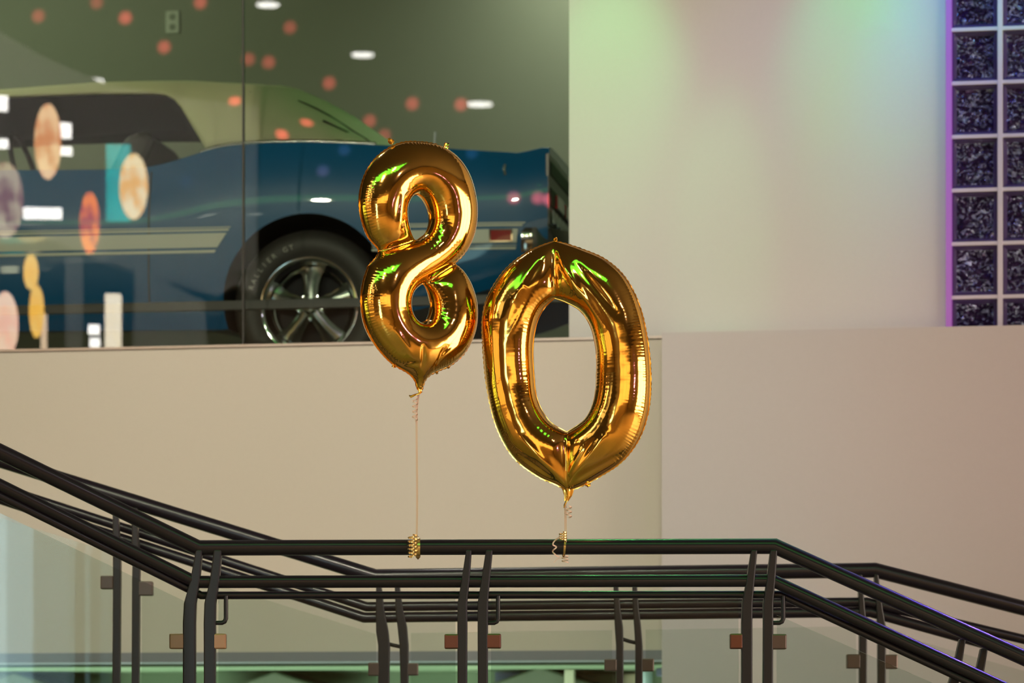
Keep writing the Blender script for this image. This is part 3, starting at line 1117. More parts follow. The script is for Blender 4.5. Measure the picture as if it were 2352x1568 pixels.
pts = [P(1297, 1256, FY) + Vector((.002 * a, -.028 * math.cos(a), .028 * math.sin(a))) for a in np.linspace(-PI, PI, 40)]
ribbon('knot_loop', rel(pts, R0), .006, r0, M_curl)
ribbon('curl', rel(curl(1293, 1222, 1240, .011, 3.2, FY - .03), R0), .004, r0, M_curl)
pts = spline([(1292, 1234), (1276, 1240), (1270, 1250), (1278, 1256), (1270, 1264), (1272, 1270), (1286, 1276)], 10)[:60]
ribbon('curl', rel([P(p[0], p[1], FY - .034 - .004 * math.sin(i * .4)) for i, p in enumerate(pts)], R0), .0040, r0, M_ribbon)
ribbon('curl', rel(curl(1298, 1276, 1292, .009, 2.3, FY - .01), R0), .0035, r0, M_ribbon)
ribbon('loose_end', rel([P(1290, 1280, FY - .02), P(1280, 1283, FY - .02), P(1272, 1292, FY - .02)], R0), .0015, r0, M_ribbon)

# ------------------------------------------------------------------ the car
K = Frame((704 - 1176) / F * 16.15, 16.15, 7.8)
FLOOR = 3.238
CW = 1.85
car = thing('car', 'blue vintage convertible with cream soft top and white side stripes behind the glass', 'car', (0, 0, 0))
car.location = (K.o[0], K.o[1], 0)
car.rotation_euler = (0, 0, -K.t)
WZ = K.at(704, 700, 0)[1]
TR = WZ - FLOOR


def kx(px, py=500, c=.05):
    return K.at(px, py, c)


def lerp_tab(tab, x):
    xs = [t[0] for t in tab]
    zs = [t[1] for t in tab]
    return float(np.interp(x, xs, zs))


top_px = [(0, 393), (150, 392), (250, 391), (300, 389.5), (335, 386.5), (370, 379.5), (410, 369), (440, 359.5), (470, 350), (500, 342.5), (530, 337.5), (560, 334.5), (620, 331), (700, 330), (780, 332), (860, 335.5), (1000, 342),
          (1150, 350), (1190, 352), (1215, 347), (1245, 339), (1262, 339)]
TOP = [kx(*p, c=.09) for p in top_px]
z0_ = TOP[0][1]
TOP = [(-3.72, z0_ - .16), (-3.66, z0_ - .09), (-3.4, z0_ - .055), (-2.6, z0_ - .01), (-1.8, z0_ + .01)] + TOP
XE = TOP[-1][0]
BOT = [(-3.72, WZ + .02), (-3.5, WZ - .10)] + [kx(*p) for p in [(-300, 762), (0, 760), (500, 757), (880, 730), (1000, 700), (1150, 655), (1262, 612)]]
z_mid = kx(300, 560)[1]


def yside(x, z):
    zb, zt = lerp_tab(BOT, x), lerp_tab(TOP, x)
    u = (z - zb) / max(.05, zt - zb)
    y = .010 + .055 * max(0, (.35 - u) / .35) ** 2 + .065 * max(0, (u - .55) / .45) ** 2.2
    hip = .018 * math.exp(-((x - .05) / .55) ** 2) * (.4 + .6 * u)
    y -= hip
    if x > .75:
        y += .30 * (x - .75) ** 2
    if x < -2.9:
        y += .22 * (x + 2.9) ** 2
    return y


xs = sorted(set([round(x, 3) for x in list(np.arange(-3.72, XE, .07)) + [t[0] for t in TOP]] + [XE]))
rows = []
for x in xs:
    zb, zt = lerp_tab(BOT, x), lerp_tab(TOP, x)
    ring = [(x, .55, zb + .015), (x, .15, zb)]
    for u in (0, .06, .14, .24, .34, .44, .54, .64, .74, .82, .89, .94, .98, 1.0):
        z = zb + (zt - zb) * u
        ring.append((x, yside(x, z), z))
    y1 = yside(x, zt)
    ring += [(x, y1 + .012, zt + .004), (x, y1 + .06, zt + .010), (x, y1 + .25, zt + .016), (x, .925, zt + .022)]
    far = [(x, CW - p[1], p[2]) for p in ring[:-1][::-1]]
    rows.append(ring + far)
n_r = len(rows[0])
mb = MB()
mb.grid(rows, close=True)
# dark cabin
cab0, cab1 = -1.62, kx(560, 335)[0]
for fi, f in enumerate(mb.f):
    i, j = fi // n_r, fi % n_r
    if cab0 < xs[i] < cab1 and 17 <= j <= n_r - 19 + 16:
        if all(.24 < mb.v[q][1] < CW - .24 or True for q in f) and 17 <= j <= 20:
            mb.m[fi] = 1
k0 = len(mb.v)
mb.add(rows[0], [tuple(range(n_r))])
mb.add(rows[-1], [tuple(range(n_r))[::-1]])
body = mb.build('body', [M_blue, M_inner], car, smooth=34)
# wheel arches
cut = MB()
AR = .362
for x, zc in ((0, WZ + .012), (-2.74, WZ + .012)):
    prof = []
    for y in (-.2, .42):
        prof.append(y)
    for y0, y1 in ((-.2, .42), (CW - .42, CW + .2)):
        n = 72
        vs = [(x + AR * math.cos(2 * PI * i / n) * (1.0), y, zc + AR * math.sin(2 * PI * i / n) * 1.03) for y in (y0, y1) for i in range(n)]
        cut.add(vs, [tuple(range(n))[::-1], tuple(range(n, 2 * n))] + [(i, (i + 1) % n, n + (i + 1) % n, n + i) for i in range(n)])
co = cut.build('cutter', M_inner)
co.matrix_world = Matrix.LocRotScale(car.location, car.rotation_euler, None)
md = body.modifiers.new('arches', 'BOOLEAN')
md.operation = 'DIFFERENCE'
md.object = co
md.solver = 'EXACT'
md.material_mode = 'TRANSFER'
bpy.context.view_layer.update()
dg = bpy.context.evaluated_depsgraph_get()
nm_ = bpy.data.meshes.new_from_object(body.evaluated_get(dg))
body.modifiers.clear()
body.data = nm_
nm_.set_sharp_from_angle(angle=math.radians(34))
bpy.data.objects.remove(co)


def surf_strip(name, corner_px, m, off=.004, nx=30, nz=4):
    """a strip of paint relief on the car side between four picture corners (lower-left, lower-right, upper-right, upper-left)"""
    q = [kx(*p, c=.01) for p in corner_px]
    rws = []
    for j in range(nz + 1):
        v_ = j / nz
        r = []
        for i in range(nx + 1):
            u_ = i / nx
            x = (q[0][0] * (1 - u_) + q[1][0] * u_) * (1 - v_) + (q[3][0] * (1 - u_) + q[2][0] * u_) * v_
            z = (q[0][1] * (1 - u_) + q[1][1] * u_) * (1 - v_) + (q[3][1] * (1 - u_) + q[2][1] * u_) * v_
            r.append((x, yside(x, z) - off, z))
        rws.append(r)
    return MB().grid(rws).build(name, m, car, smooth=60)


# left stripes (run on forward past the frame) and right stripes
dxl = -800
sl = -.019


def yl(y0, x):
    return y0 - sl * (0 - x) * 1 if False else y0 + sl * x


for a, b, e0, e1 in ((531, 533.5, 531, 529.5), (536, 540.5, 528, 525), (545, 578, 522, 500), (583.5, 590, 497, 494)):
    # a..b rows at px 0, e0/e1 right end columns at upper / lower edge
    surf_strip('side_stripe', [(dxl, yl(b, dxl)), (e1, yl(b, e1)), (e0, yl(a, e0)), (dxl, yl(a, dxl))], M_white, nx=60)
for a, b, e0, e1 in ((509.5, 512.5, 1208, 1204), (514.5, 518.5, 1202, 1198), (525, 557, 1189, 1186), (561.5, 563.5, 1186, 1185), (566.5, 571.5, 1185, 1183)):
    x0 = 855
    f_ = lambda y, x: y - .019 * (x - 1190)
    surf_strip('side_stripe', [(x0, f_(b, x0)), (e1, f_(b, e1)), (e0, f_(a, e0)), (x0, f_(a, x0))], M_white, nx=24)
ml = surf_strip('marker_lamp_frame', [(1124, 556), (1178, 555), (1178, 526), (1124, 527)], M_chrome, off=.009, nx=6, nz=3)
surf_strip('marker_lamp', [(1128, 553), (1174, 552), (1174, 529), (1128, 530)], M_red, off=.014, nx=6, nz=3)


def side_line(name, pts, r, m, off=.002):
    q = []
    for px, py in pts:
        x, z = kx(px, py, .02)
        q.append((x, yside(x, z) - off, z))
    return MB().tube(q, r, n=8).build(name, m, car, smooth=60)


side_line('door_gap', [(343, 392 + i) for i in range(0, 340, 20)], .0035, M_seal, 0)
side_line('lamp_glint', [(1158, 376), (1157, 388), (1160, 402)], .006, M_chrome)  # chrome piece added in place of a lamp's reflection on the paint
# belt trim
q = []
for px, py in [(462, 350), (475, 346), (500, 339), (530, 334.5), (560, 331.5), (620, 328), (700, 327), (780, 329), (866, 333)]:
    x, z = kx(px, py, .09)
    q.append((x, yside(x, z - .01) + .012, z))
MB().tube(q, .0095, n=12).build('belt_trim', M_dkchrome, car, smooth=60)

# soft top
ST = [(-330, 246, .30, -330, 232, .38), (-150, 232, .28, -150, 213, .35), (0, 222, .27, 0, 202, .34), (215, 214, .26, 215, 184, .34), (350, 214, .26, 350, 181, .34), (380, 217, .255, 385, 181, .34),
      (400, 227, .25, 410, 181, .34), (414, 244, .245, 440, 182, .34), (475, 346, .13, 500, 185, .33), (540, 338, .12, 560, 188, .33), (580, 335, .12, 585, 190, .335), (600, 334, .125, 602, 192, .37),
      (620, 333, .15, 620, 193, .44), (650, 333, .19, 650, 200, .52), (700, 332, .26, 700, 224, .62), (760, 332, .33, 760, 259, .68), (810, 333, .40, 810, 296, .72), (864, 336, .46, 864, 332, .74)]


def top_rows(sub=4):
    out = []
    for i in range(len(ST) - 1):
        for k in range(sub + (i == len(ST) - 2)):
            t = k / sub
            out.append([ST[i][j] * (1 - t) + ST[i + 1][j] * t for j in range(6)])
    return out


def top_section(r):
    lx, ly, lc, ux, uy, uc = r
    B = kx(lx, ly, lc)
    E = kx(ux, uy, uc)
    sec = []
    for s in (0, .15, .3, .45, .6, .72, .82, .9, .96, 1):
        s2 = s ** 1.7
        sec.append((B[0] + (E[0] - B[0]) * s, lc + (uc - lc) * s2, B[1] + (E[1] - B[1]) * s - .012 * max(0, s - .8) / .2))
    rear = max(0, min(1, (ux - 600) / 264))
    cr = .055 * (1 - rear) + .012
    for s in (.12, .28, .5, .75, 1):
        sec.append((E[0] + .10 * rear * s, uc + (CW / 2 - uc) * s, E[1] - .012 + cr * (1 - (1 - s) ** 2)))
    far = [(p[0], CW - p[1], p[2]) for p in sec[:-1][::-1]]
    return sec + far


rows = [top_section(r) for r in top_rows()]
st = MB().grid(rows).build('soft_top', [M_top, M_inner], car, smooth=50)
md = st.modifiers.new('cloth', 'SOLIDIFY')
md.thickness = .016
md.offset = -1
md.material_offset = 1


def top_point(px, py):
    """nearest spot of the soft top shell behind a picture point (near side only)"""
    best = None
    for r in rows:
        for p in r[:15]:
            wpt = K.world(*p)
            X = wpt.x / wpt.y * F + 1176
            Yp = HOR - (wpt.z - CZ) / wpt.y * F
            d = (X - px) ** 2 + (Yp - py) ** 2
            if best is None or d < best[0]:
                best = (d, p)
    p = best[1]
    x, z = K.at(px, py, p[1] - .012)
    return (x, p[1] - .012, z)


for pl in ([(684, 232), (700, 238), (725, 249), (755, 265), (785, 284), (815, 304), (840, 320), (858, 333)], [(742, 277), (765, 288), (795, 302), (822, 314), (845, 324), (858, 332)]):
    MB().tube([top_point(*p) for p in pl], .0052, n=8).build('rear_window_seal', M_seal, car, smooth=60)
xb_, zb__ = kx(577, 217, .30)
MB().lathe([(0, -.004), (.010, -.003), (.012, .01)], 'Y', 16, (xb_, .285, zb__)).build('snap_button', M_seal, car)
# windscreen, pillars, seats, dash
xw0, zw0 = -1.78, z0_ + .02
xh, zh = kx(-330, 240, .33)
for yy, y2 in ((.12, .33), (CW - .12, CW - .33)):
    MB().tube([(xw0, yy, zw0), (xh, y2, zh)], .022, n=10).build('windscreen_pillar', M_blue, car, smooth=60)
MB().add([(xw0, .13, zw0), (xw0, CW - .13, zw0), (xh, CW - .34, zh), (xh, .34, zh)], [(0, 1, 2, 3)]).build('windscreen', M_glass, car)
for yy in (.30, 1.03):
    sb = MB()
    sb.prism([(-.95, yy, z0_ - .02), (-.80, yy, z0_ - .02), (-.72, yy, z0_ + .16), (-.78, yy, z0_ + .20), (-.86, yy, z0_ + .17)], (0, .52, 0))
    sb.build('seat', M_seat, car, bevel=.03)
MB().prism([(-.18, .25, z0_ - .02), (.10, .25, z0_ - .02), (.16, .25, z0_ + .12), (.06, .25, z0_ + .14)], (0, CW - .5, 0)).build('rear_seat', M_seat, car, bevel=.03)
MB().prism([(-1.75, .2, z0_), (-1.5, .2, z0_), (-1.52, .2, z0_ + .07), (-1.7, .2, z0_ + .06)], (0, CW - .4, 0)).build('dashboard', M_seat, car, bevel=.02)
sw = [(-1.36 - .05 * math.sin(a), .55 + .19 * math.cos(a), z0_ + .05 + .18 * math.sin(a)) for a in np.linspace(0, 2 * PI, 33)]
MB().tube(sw, .012, n=8, caps=False).build('steering_wheel', M_black, car, smooth=60)
# rear face
y_in = yside(XE, TOP[-1][1] - .2) + .03


def rear_bar(name, py0, py1, m, x0=0.0, x1=.012, y0=y_in, y1=None, bev=.004):
    z1 = kx(1262, py0, .1)[1]
    z2 = kx(1262, py1, .1)[1]
    y1 = CW - y0 if y1 is None else y1
    return MB().box(XE + x0, XE + x1, y0, y1, z2, z1).build(name, m, car, bevel=bev)


M_tailgrey = mat('tail_panel_grey', (.20, .18, .18), .35, .3)
rear_bar('tail_panel', 356, 520, M_tailgrey, -.01, .006, y_in - .02)
rear_bar('black_panel', 372, 405, M_black, 0, .010)
rear_bar('black_panel', 432, 476, M_black, 0, .010)
for y0 in (.16, .46, 1.15, 1.45):
    rear_bar('tail_lamp', 438, 470, M_red, .008, .02, y0 + .05, y0 + .29)
for i in range(15):
    yy = y_in + .03 + i * .115
    MB().tube([(XE + .012, yy, kx(1262, 484, .1)[1]), (XE + .020, yy, kx(1262, 516, .1)[1])], .013, n=10, rr=[.008, .015]).build('chrome_bar', M_chrome, car, smooth=60)
z1, z2 = kx(1262, 528, .1)[1], kx(1262, 583, .1)[1]
xb0 = kx(1198, 540, .03)[0]
rows2 = []
for x, y in ((xb0, .02), (xb0 + .05, .015), (XE + .02, .07), (XE + .07, .13), (XE + .09, .30), (XE + .095, .925), (XE + .09, 1.55), (XE + .07, 1.72), (XE + .02, 1.78), (xb0 + .05, 1.835), (xb0, 1.83)):
    rows2.append([(x, y, z2), (x + (.012 if x > XE else 0), y - (.012 if x < XE + .05 and y < 1 else (-.012 if x < XE + .05 else 0)), (z1 + z2) / 2), (x, y, z1),
                  (x - .03 if x > XE else x, y + (.02 if y < 1 else -.02), z1 - .004), (x - .03 if x > XE else x, y + (.02 if y < 1 else -.02), z2 + .004)])
MB().grid(rows2, close=True).build('rear_bumper', mat('dark_chrome', (.30, .28, .27), .12, 1.0), car, smooth=50)
MB().tube([(XE - .35, .30, kx(1110, 658, .3)[1] - .0), (XE - .02, .24, kx(1110, 658, .3)[1])], .022, n=16).build('exhaust_tip', M_chrome, car, smooth=60)
xa_, za_ = kx(993, 345, .25)
MB().tube([(xa_, .30, za_), (xa_ + .005, .30, za_ + .085)], .005, n=8).build('aerial', mat('pale_aerial', (.6, .62, .65), .4), car, smooth=60)
# front end
for yy in (.28, CW - .28):
    MB().lathe([(0, .0), (.06, -.004), (.085, .0), (.095, .03)], 'Y', 24, (0, 0, 0)).build('headlamp', M_chrome, car, smooth=60)
    hl = [o for o in car.children if o.name.startswith('headlamp')][-1]
    hl.location = (-3.70, yy, WZ + .17)
    hl.rotation_euler = (0, 0, -PI / 2)
MB().box(-3.80, -3.70, .06, CW - .06, WZ + .02, WZ + .10).build('front_bumper', M_chrome, car, bevel=.02)
for x in (-2.74, 0.0):
    for yy in (.16, CW - .16):
        pass


def wheel(x, near=True):
    s = 1 if near else -1
    y0 = .055 if near else CW - .055
    prof = [(.205, .012), (.222, .002), (.25, -.008), (.285, -.006), (.312, .012), (TR - .004, .035), (TR, .06), (TR, .17), (TR - .006, .20), (.29, .225), (.20, .22)]
    mb = MB().lathe([(r, h * s) for r, h in prof], 'Y', 72, (x, y0, WZ))
    wh = mb.build('wheel', M_tyre, car, smooth=50)
    rp = [(.205, .014), (.212, .006), (.208, -.002), (.200, -.001), (.192, .010), (.186, .030), (.178, .055), (.168, .070), (.160, .075), (.150, .12), (.02, .13), (0, .13)]
    MB().lathe([(r, h * s) for r, h in rp[:9]], 'Y', 72, (x, y0, WZ)).build('rim', M_chrome, wh, smooth=50)
    MB().lathe([(r, h * s) for r, h in rp[8:]], 'Y', 48, (x, y0, WZ)).build('brake_drum', M_inner, wh, smooth=50)
    for k in range(5):
        a = PI / 2 + 2 * PI * k / 5
        ca, sa = math.cos(a), math.sin(a)
        rws = []
        for r, hw, dep in ((.030, .034, .024), (.060, .030, .028), (.10, .033, .036), (.14, .043, .048), (.172, .060, .058)):
            base = []
            for (t_, h) in ((-1, .012), (-.55, 0), (0, -.006), (.55, 0), (1, .012), (.8, .035), (-.8, .035)):
                base.append((x + ca * r - sa * hw * t_, y0 + (dep + h) * s, WZ + sa * r + ca * hw * t_))
            rws.append(base)
        MB().grid(rws, close=True).build('spoke', M_dkchrome, wh, smooth=60)
    MB().lathe([(r, h * s) for r, h in [(0, .004), (.022, .005), (.030, .010), (.034, .022), (.045, .03), (.058, .036), (.062, .06)]], 'Y', 40, (x, y0, WZ)).build('hub_cap', M_dkchrome, wh, smooth=50)
    for k in range(5):
        a = PI / 2 + 2 * PI * (k + .5) / 5
        MB().lathe([(r, h * s) for r, h in [(0, .020), (.006, .021), (.009, .026), (.009, .05)]], 'Y', 12, (x + .052 * math.cos(a), y0, WZ + .052 * math.sin(a))).build('lug_nut', M_chrome, wh, smooth=50)
    return wh


wr = wheel(0)
for a_ in ((0, False), (-2.74, True), (-2.74, False)):
    wheel(*a_)
txt = 'RALLIER GT'
angs = np.radians(np.linspace(161.5, 106.5, len(txt)))
for ch, a in zip(txt, angs):
    if ch == ' ':
        continue
    cu = bpy.data.curves.new('letter', 'FONT')
    cu.body = ch
    cu.size = .030
    cu.extrude = .001
    cu.align_x = 'CENTER'
    cu.align_y = 'CENTER'
    cu.materials.append(M_letter)
    tmp = bpy.data.objects.new('letter_curve', cu)
    C.objects.link(tmp)
    bpy.context.view_layer.update()
    me = bpy.data.meshes.new_from_object(tmp.evaluated_get(bpy.context.evaluated_depsgraph_get()))
    bpy.data.objects.remove(tmp)
    o = bpy.data.objects.new('letter', me)
    C.objects.link(o)
    o.parent = wr
    r = .258
    o.matrix_local = Matrix.Translation((r * math.cos(a), .044, WZ + r * math.sin(a))) @ Matrix.Rotation(-(a - PI / 2), 4, 'Y') @ Matrix.Rotation(PI / 2, 4, 'X')

# ------------------------------------------------------------------ red laser dots thrown into the display by a party projector
def laser():
    src = Vector((-.8, 3.0, 6.6))
    tgt = [(88, 37, 1.0), (288, 41, 1.6), (377, 108, 1.3), (460, 6, 1.2), (222, 6, .8), (571, 136, .8), (617, 143, .9), (666, 63, .8), (756, 191, 1.0), (541, 244, .7), (703, 270, .8),
           (947, 238, 1.1), (849, 278, .9), (1059, 240, 1.2), (883, 311, .7), (1083, 346, 1.0), (790, 341, 1.0), (1180, 455, .7), (1236, 455, .5), (428, 416, .4), (742, 394, 1.1), (1262, 458, .8), (40, 262, .5), (650, 325, .7)]
    aim = W.world(-1.0, 4.05, 5.2)
    l = bpy.data.lights.new('laser_projector_light', 'SPOT')
    l.energy = 30000
    l.color = (1, 1, 1)
    l.spot_size = math.radians(60)
    l.spot_blend = 0
    l.shadow_soft_size = .004
    o = bpy.data.objects.new('laser_projector_light', l)
    o.location = src
    o.rotation_euler = (aim - src).to_track_quat('-Z', 'Y').to_euler()
    C.objects.link(o)
    inv = o.rotation_euler.to_matrix().inverted()
    l.use_nodes = True
    nt = l.node_tree
    em = nt.nodes['Emission']
    em.inputs['Color'].default_value = (1, .10, .13, 1)
    tc = nt.nodes.new('ShaderNodeTexCoord')
    sep = nt.nodes.new('ShaderNodeSeparateXYZ')
    nt.links.new(tc.outputs['Normal'], sep.inputs[0])
    dx = nt.nodes.new('ShaderNodeMath'); dx.operation = 'DIVIDE'
    dy = nt.nodes.new('ShaderNodeMath'); dy.operation = 'DIVIDE'
    nt.links.new(sep.outputs[0], dx.inputs[0]); nt.links.new(sep.outputs[2], dx.inputs[1])
    nt.links.new(sep.outputs[1], dy.inputs[0]); nt.links.new(sep.outputs[2], dy.inputs[1])
    cmb = nt.nodes.new('ShaderNodeCombineXYZ')
    nt.links.new(dx.outputs[0], cmb.inputs[0]); nt.links.new(dy.outputs[0], cmb.inputs[1])
    acc = None
    for px, py, br in tgt:
        if py > 333:
            x, z = K.at(px, py, .03)
            wp = K.world(x, .03, z)
        else:
            x, z = W.at(px, py, 4.05)
            wp = W.world(x, 4.05, z)
            if 380 < px < 770 and py > 200:
                x, z = K.at(px, py, .3)
                wp = K.world(x, .3, z)
        d = inv @ (wp - src)
        cxy = (d.x / d.z, d.y / d.z, 0)
        ds = nt.nodes.new('ShaderNodeVectorMath'); ds.operation = 'DISTANCE'
        ds.inputs[1].default_value = cxy
        nt.links.new(cmb.outputs[0], ds.inputs[0])
        mr = nt.nodes.new('ShaderNodeMapRange')
        mr.interpolation_type = 'SMOOTHSTEP'
        mr.inputs[1].default_value = .0006
        mr.inputs[2].default_value = .0030
        mr.inputs[3].default_value = br
        mr.inputs[4].default_value = 0
        nt.links.new(ds.outputs['Value'], mr.inputs[0])
        if acc is None:
            acc = mr
        else:
            ad = nt.nodes.new('ShaderNodeMath'); ad.operation = 'ADD'
            nt.links.new(acc.outputs[0], ad.inputs[0]); nt.links.new(mr.outputs[0], ad.inputs[1])
            acc = ad
    nt.links.new(acc.outputs[0], em.inputs['Strength'])
    return src


laser_src = laser()

# ------------------------------------------------------------------ the hall behind the camera (mirrored in the display glass and the foil)
def emat(name, col, s):
    return mat(name, (.1, .1, .1), .6, 0, emit=col, es=s)


M_down = emat('downlight_glow', (1, .97, .9), 26)
def ceiling_hit(px, py):
    b = (HOR - py) / F
    t = (CEIL - CZ - .01) / b
    return via_glass(px, py, t)[0]


DLAB = ['at the top, right of the pane joint', 'above the soft top', 'beside the rear corner of the car', 'along the roof line of the car']
for i, (px, py, r) in enumerate(((615, 12, .062), (833, 127, .066), (1102, 240, .085), (205, 187, .10))):
    p = ceiling_hit(px, py)
    o = MB().lathe([(0, 0), (r, 0), (r + .02, -.012), (r + .03, 0)], 'Z', 28).build('ceiling_downlight', [M_down])
    o.location = (p.x, p.y, CEIL - .004)
    tag(o, 'round hall downlight mirrored in the glass ' + DLAB[i], 'ceiling light', 'hall ceiling downlights')


def sign(name, px, py, t, w_px, h_px, cols, es, label, turn=0):
    """an upright rounded lit sign standing in the hall, facing the display glass"""
    p, r = via_glass(px, py, t)
    wd, ht = w_px / F * t, h_px / F * t
    m = bpy.data.materials.new(name + '_face')
    m.use_nodes = True
    nt = m.node_tree
    b = nt.nodes['Principled BSDF']
    tc = nt.nodes.new('ShaderNodeTexCoord')
    n = nt.nodes.new('ShaderNodeTexNoise')
    n.inputs['Scale'].default_value = 3
    cr = nt.nodes.new('ShaderNodeValToRGB')
    e = cr.color_ramp.elements
    e[0].position, e[0].color = .40, (*cols[0], 1)
    e[1].position, e[1].color = .60, (*cols[1], 1)
    nt.links.new(tc.outputs['Generated'], n.inputs['Vector'])
    nt.links.new(n.outputs['Fac'], cr.inputs[0])
    nt.links.new(cr.outputs[0], b.inputs['Emission Color'])
    b.inputs['Emission Strength'].default_value = es
    b.inputs['Base Color'].default_value = (.2, .2, .2, 1)
    n_ = 32
    poly = [(wd / 2 * math.cos(2 * PI * i / n_), -.03, ht / 2 * math.sin(2 * PI * i / n_)) for i in range(n_)] if 'panel' not in name else \
        [(-wd / 2, -.03, -ht / 2), (wd / 2, -.03, -ht / 2), (wd / 2, -.03, ht / 2), (-wd / 2, -.03, ht / 2)]
    o = MB().prism(poly, (0, .06, 0)).build(name, m, bevel=.008)
    o.location = p
    o.rotation_euler = (0, 0, math.atan2(-r.x, r.y) * 1.0)
    tag(o, label, 'sign')
    return o


SM = 2.9
def S(n, x, y, t, w_, h_, c, e, l):
    return sign(n, x, y, t, w_, h_, c, e * SM, l)


S('oval_sign', 110, 325, 24, 62, 172, ((.75, .32, .14), (1, .66, .36)), 6, 'tall peach and cream lit oval sign hanging in the hall')
S('oval_sign', 307, 428, 24, 66, 150, ((.95, .50, .14), (1, .82, .50)), 6, 'cream lit oval sign beside the teal panel in the hall')
S('panel_sign', 272, 420, 24.3, 56, 175, ((0, .42, .40), (0, .50, .46)), 4.5, 'teal lit panel sign behind the cream oval in the hall')
S('oval_sign', 206, 512, 24, 46, 142, ((.45, .05, .06), (1, .25, .05)), 6, 'orange red lit oval sign hanging low in the hall')
S('oval_sign', 12, 460, 23, 84, 175, ((.30, .12, .12), (.62, .48, .34)), 4.5, 'dull pink and cream lit round sign at the far left of the hall')
S('oval_sign', 71, 625, 24.6, 34, 80, ((1, .55, .08), (1, .62, .14)), 6, 'small amber lit pointed sign low in the hall')
S('oval_sign', 84, 715, 24, 34, 120, ((1, .52, .06), (1, .60, .12)), 6, 'long amber lit sign low in the hall below the small one')
S('panel_sign', 260, 740, 24, 38, 130, ((1, .86, .60), (1, .88, .66)), 6, 'cream lit upright panel low in the hall')
S('oval_sign', 12, 745, 23, 60, 150, ((1, .55, .38), (1, .70, .50)), 6, 'peach lit round sign low at the far left of the hall')
S('panel_sign', 101, 762, 24.2, 14, 80, ((1, .70, .45), (1, .75, .5)), 4.5, 'narrow peach lit strip sign low in the hall')

for px, py, w_, h_, lb in ((146, 300, 36, 34, 'small white lit lamp panel right of the peach oval, upper one'), (151, 347, 30, 18, 'small white lit lamp panel right of the peach oval, lower one'),
                           (98, 490, 88, 25, 'wide white lit lamp panel under the peach oval'), (4, 238, 28, 34, 'small white lit lamp panel at the far left, upper one'),
                           (2, 330, 34, 20, 'small white lit lamp panel at the far left, lower one'), (216, 757, 26, 22, 'tiny white lit lamp left of the cream panel, upper one'),
                           (218, 787, 24, 20, 'tiny white lit lamp left of the cream panel, lower one')):
    o = S('panel_sign', px, py, 25, w_, h_, ((1, .97, .9), (1, .97, .9)), 10, lb)
    o.name = 'lamp_panel'
    o['category'] = 'lamp'
# pale wall with a sloping lower edge (underside of the upper stair), mirrored as a grey veil over the car
def veil(poly, t, m, name):
    q = [via_glass(px, py, t)[0] for px, py in poly]
    r = via_glass(300, 400, t)[1]
    n = Vector((r.x, r.y, 0)).normalized()
    # keep it planar: project onto the vertical plane through q[0] with normal n
    q = [a + r * 0 - n * (a - q[0]).dot(n) for a in q]
    o = MB().prism(q, n * .2).build(name, m)
    struct(o, 'pale upper hall wall with a sloping underside, behind the camera')
    return o


veil([(-700, 200), (230, 585), (500, 665), (540, 640), (595, 660), (595, 222), (420, 205), (230, 172), (90, 112), (-700, -330)], 29, M_hall_l, 'wall_hall_upper')
veil([(150, 590), (190, 590), (190, 830), (150, 830)], 28, M_hall_l, 'wall_hall_column')
veil([(310, 615), (470, 690), (480, 830), (305, 830)], 28.5, M_hall_l, 'wall_hall_lower')

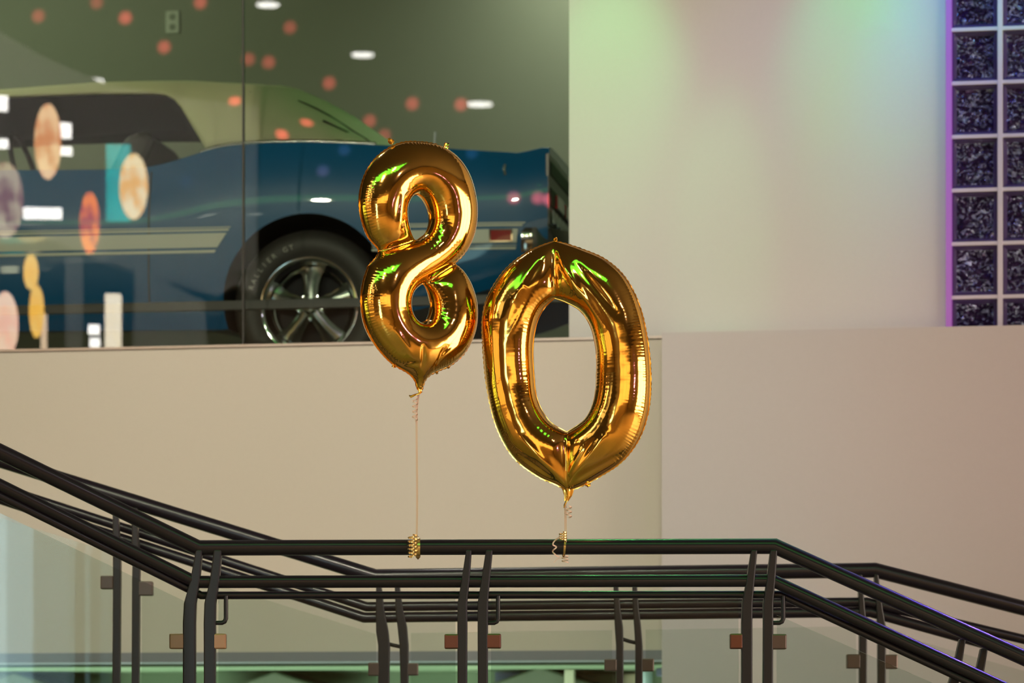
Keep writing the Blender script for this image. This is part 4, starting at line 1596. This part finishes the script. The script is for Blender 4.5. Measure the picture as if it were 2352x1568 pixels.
# added glowing panels round the hall, unseen, giving the foil bright areas to mirror
def glow_panel(name, x0, x1, y0, y1, z0, z1, col, s, label):
    root = bpy.data.objects.new(name, None)
    C.objects.link(root)
    struct(root, label)
    MB().box(x0, x1, y0, y1, z0, z1).build('pane', emat(name + '_glow', col, s), root)
    e = .06
    fx, fy = (x1 - x0) > (y1 - y0), (x1 - x0) <= (y1 - y0)
    for a in range(4):
        t = a / 3
        if fx:
            xx = x0 + (x1 - x0) * t
            MB().box(xx - e, xx + e, y0 - .05, y1 + .05, z0 - .1, z1 + .1).build('panel_bar', M_seal, root)
        else:
            yy = y0 + (y1 - y0) * t
            MB().box(x0 - .05, x1 + .05, yy - e, yy + e, z0 - .1, z1 + .1).build('panel_bar', M_seal, root)
    return root


glow_panel('glow_panel_right', 11.9, 11.95, 3.0, 12.5, .6, 5.2, (1, .82, .66), 9.0, 'added glowing panel along the right side of the hall')
glow_panel('glow_panel_back', -7.0, 11.0, -15.95, -15.9, 4.1, 7.0, (1, .66, .32), 1.8, 'added glowing panel at the far end of the hall')
glow_panel('glow_panel_left', -23.95, -23.9, 4, 14, .3, 4.0, (.72, .95, .22), 1.6, 'added green glowing panel on the left side of the hall')
glow_panel('glow_panel_left_back', -23.95, -23.9, -14, 2.5, .3, 5.5, (1, .64, .28), 1.3, 'added amber glowing panel far back on the left side of the hall')
o = MB().box(-6.5, 2.6, 5.0, 6.9, CEIL - .10, CEIL - .02).build('ceiling_glow_box', emat('green_ceiling_glow', (.10, 1, .14), 2.2), bevel=.01)  # added box: green light on the ceiling put in as a glow
tag(o, 'added green glowing box under the hall ceiling, standing for its green lit part', 'ceiling light')
o = MB().box(-9.2, -6.6, 5.4, 6.6, CEIL - .10, CEIL - .02).build('ceiling_glow_box', emat('white_ceiling_glow', (1, .92, .75), 4.0), bevel=.01)  # added box giving the foil the white end of the green arc
tag(o, 'added white glowing box in line with the green one under the hall ceiling', 'ceiling light')
p = Vector((-3.05, 2.7, 1.7))
o = MB().box(-3.6, -2.505, 2.6, 2.7, .6, 3.4).build('added_glow_panel', emat('pale_blue_glow', (.55, .85, 1.0), 3.2), bevel=.01)  # added glowing panels, placed to give the guard glass its blue reflection
tag(o, 'tall pale blue glowing panel added left of the camera, mirrored in the guard glass', 'light panel')
o = MB().box(-3.6, -2.63, 2.71, 2.76, .6, 3.45).build('added_glow_panel', emat('paler_blue_glow', (.62, .9, 1.0), 6.5), bevel=.01)
tag(o, 'brighter blue white glowing panel added in front of the pale blue one left of the camera', 'light panel')
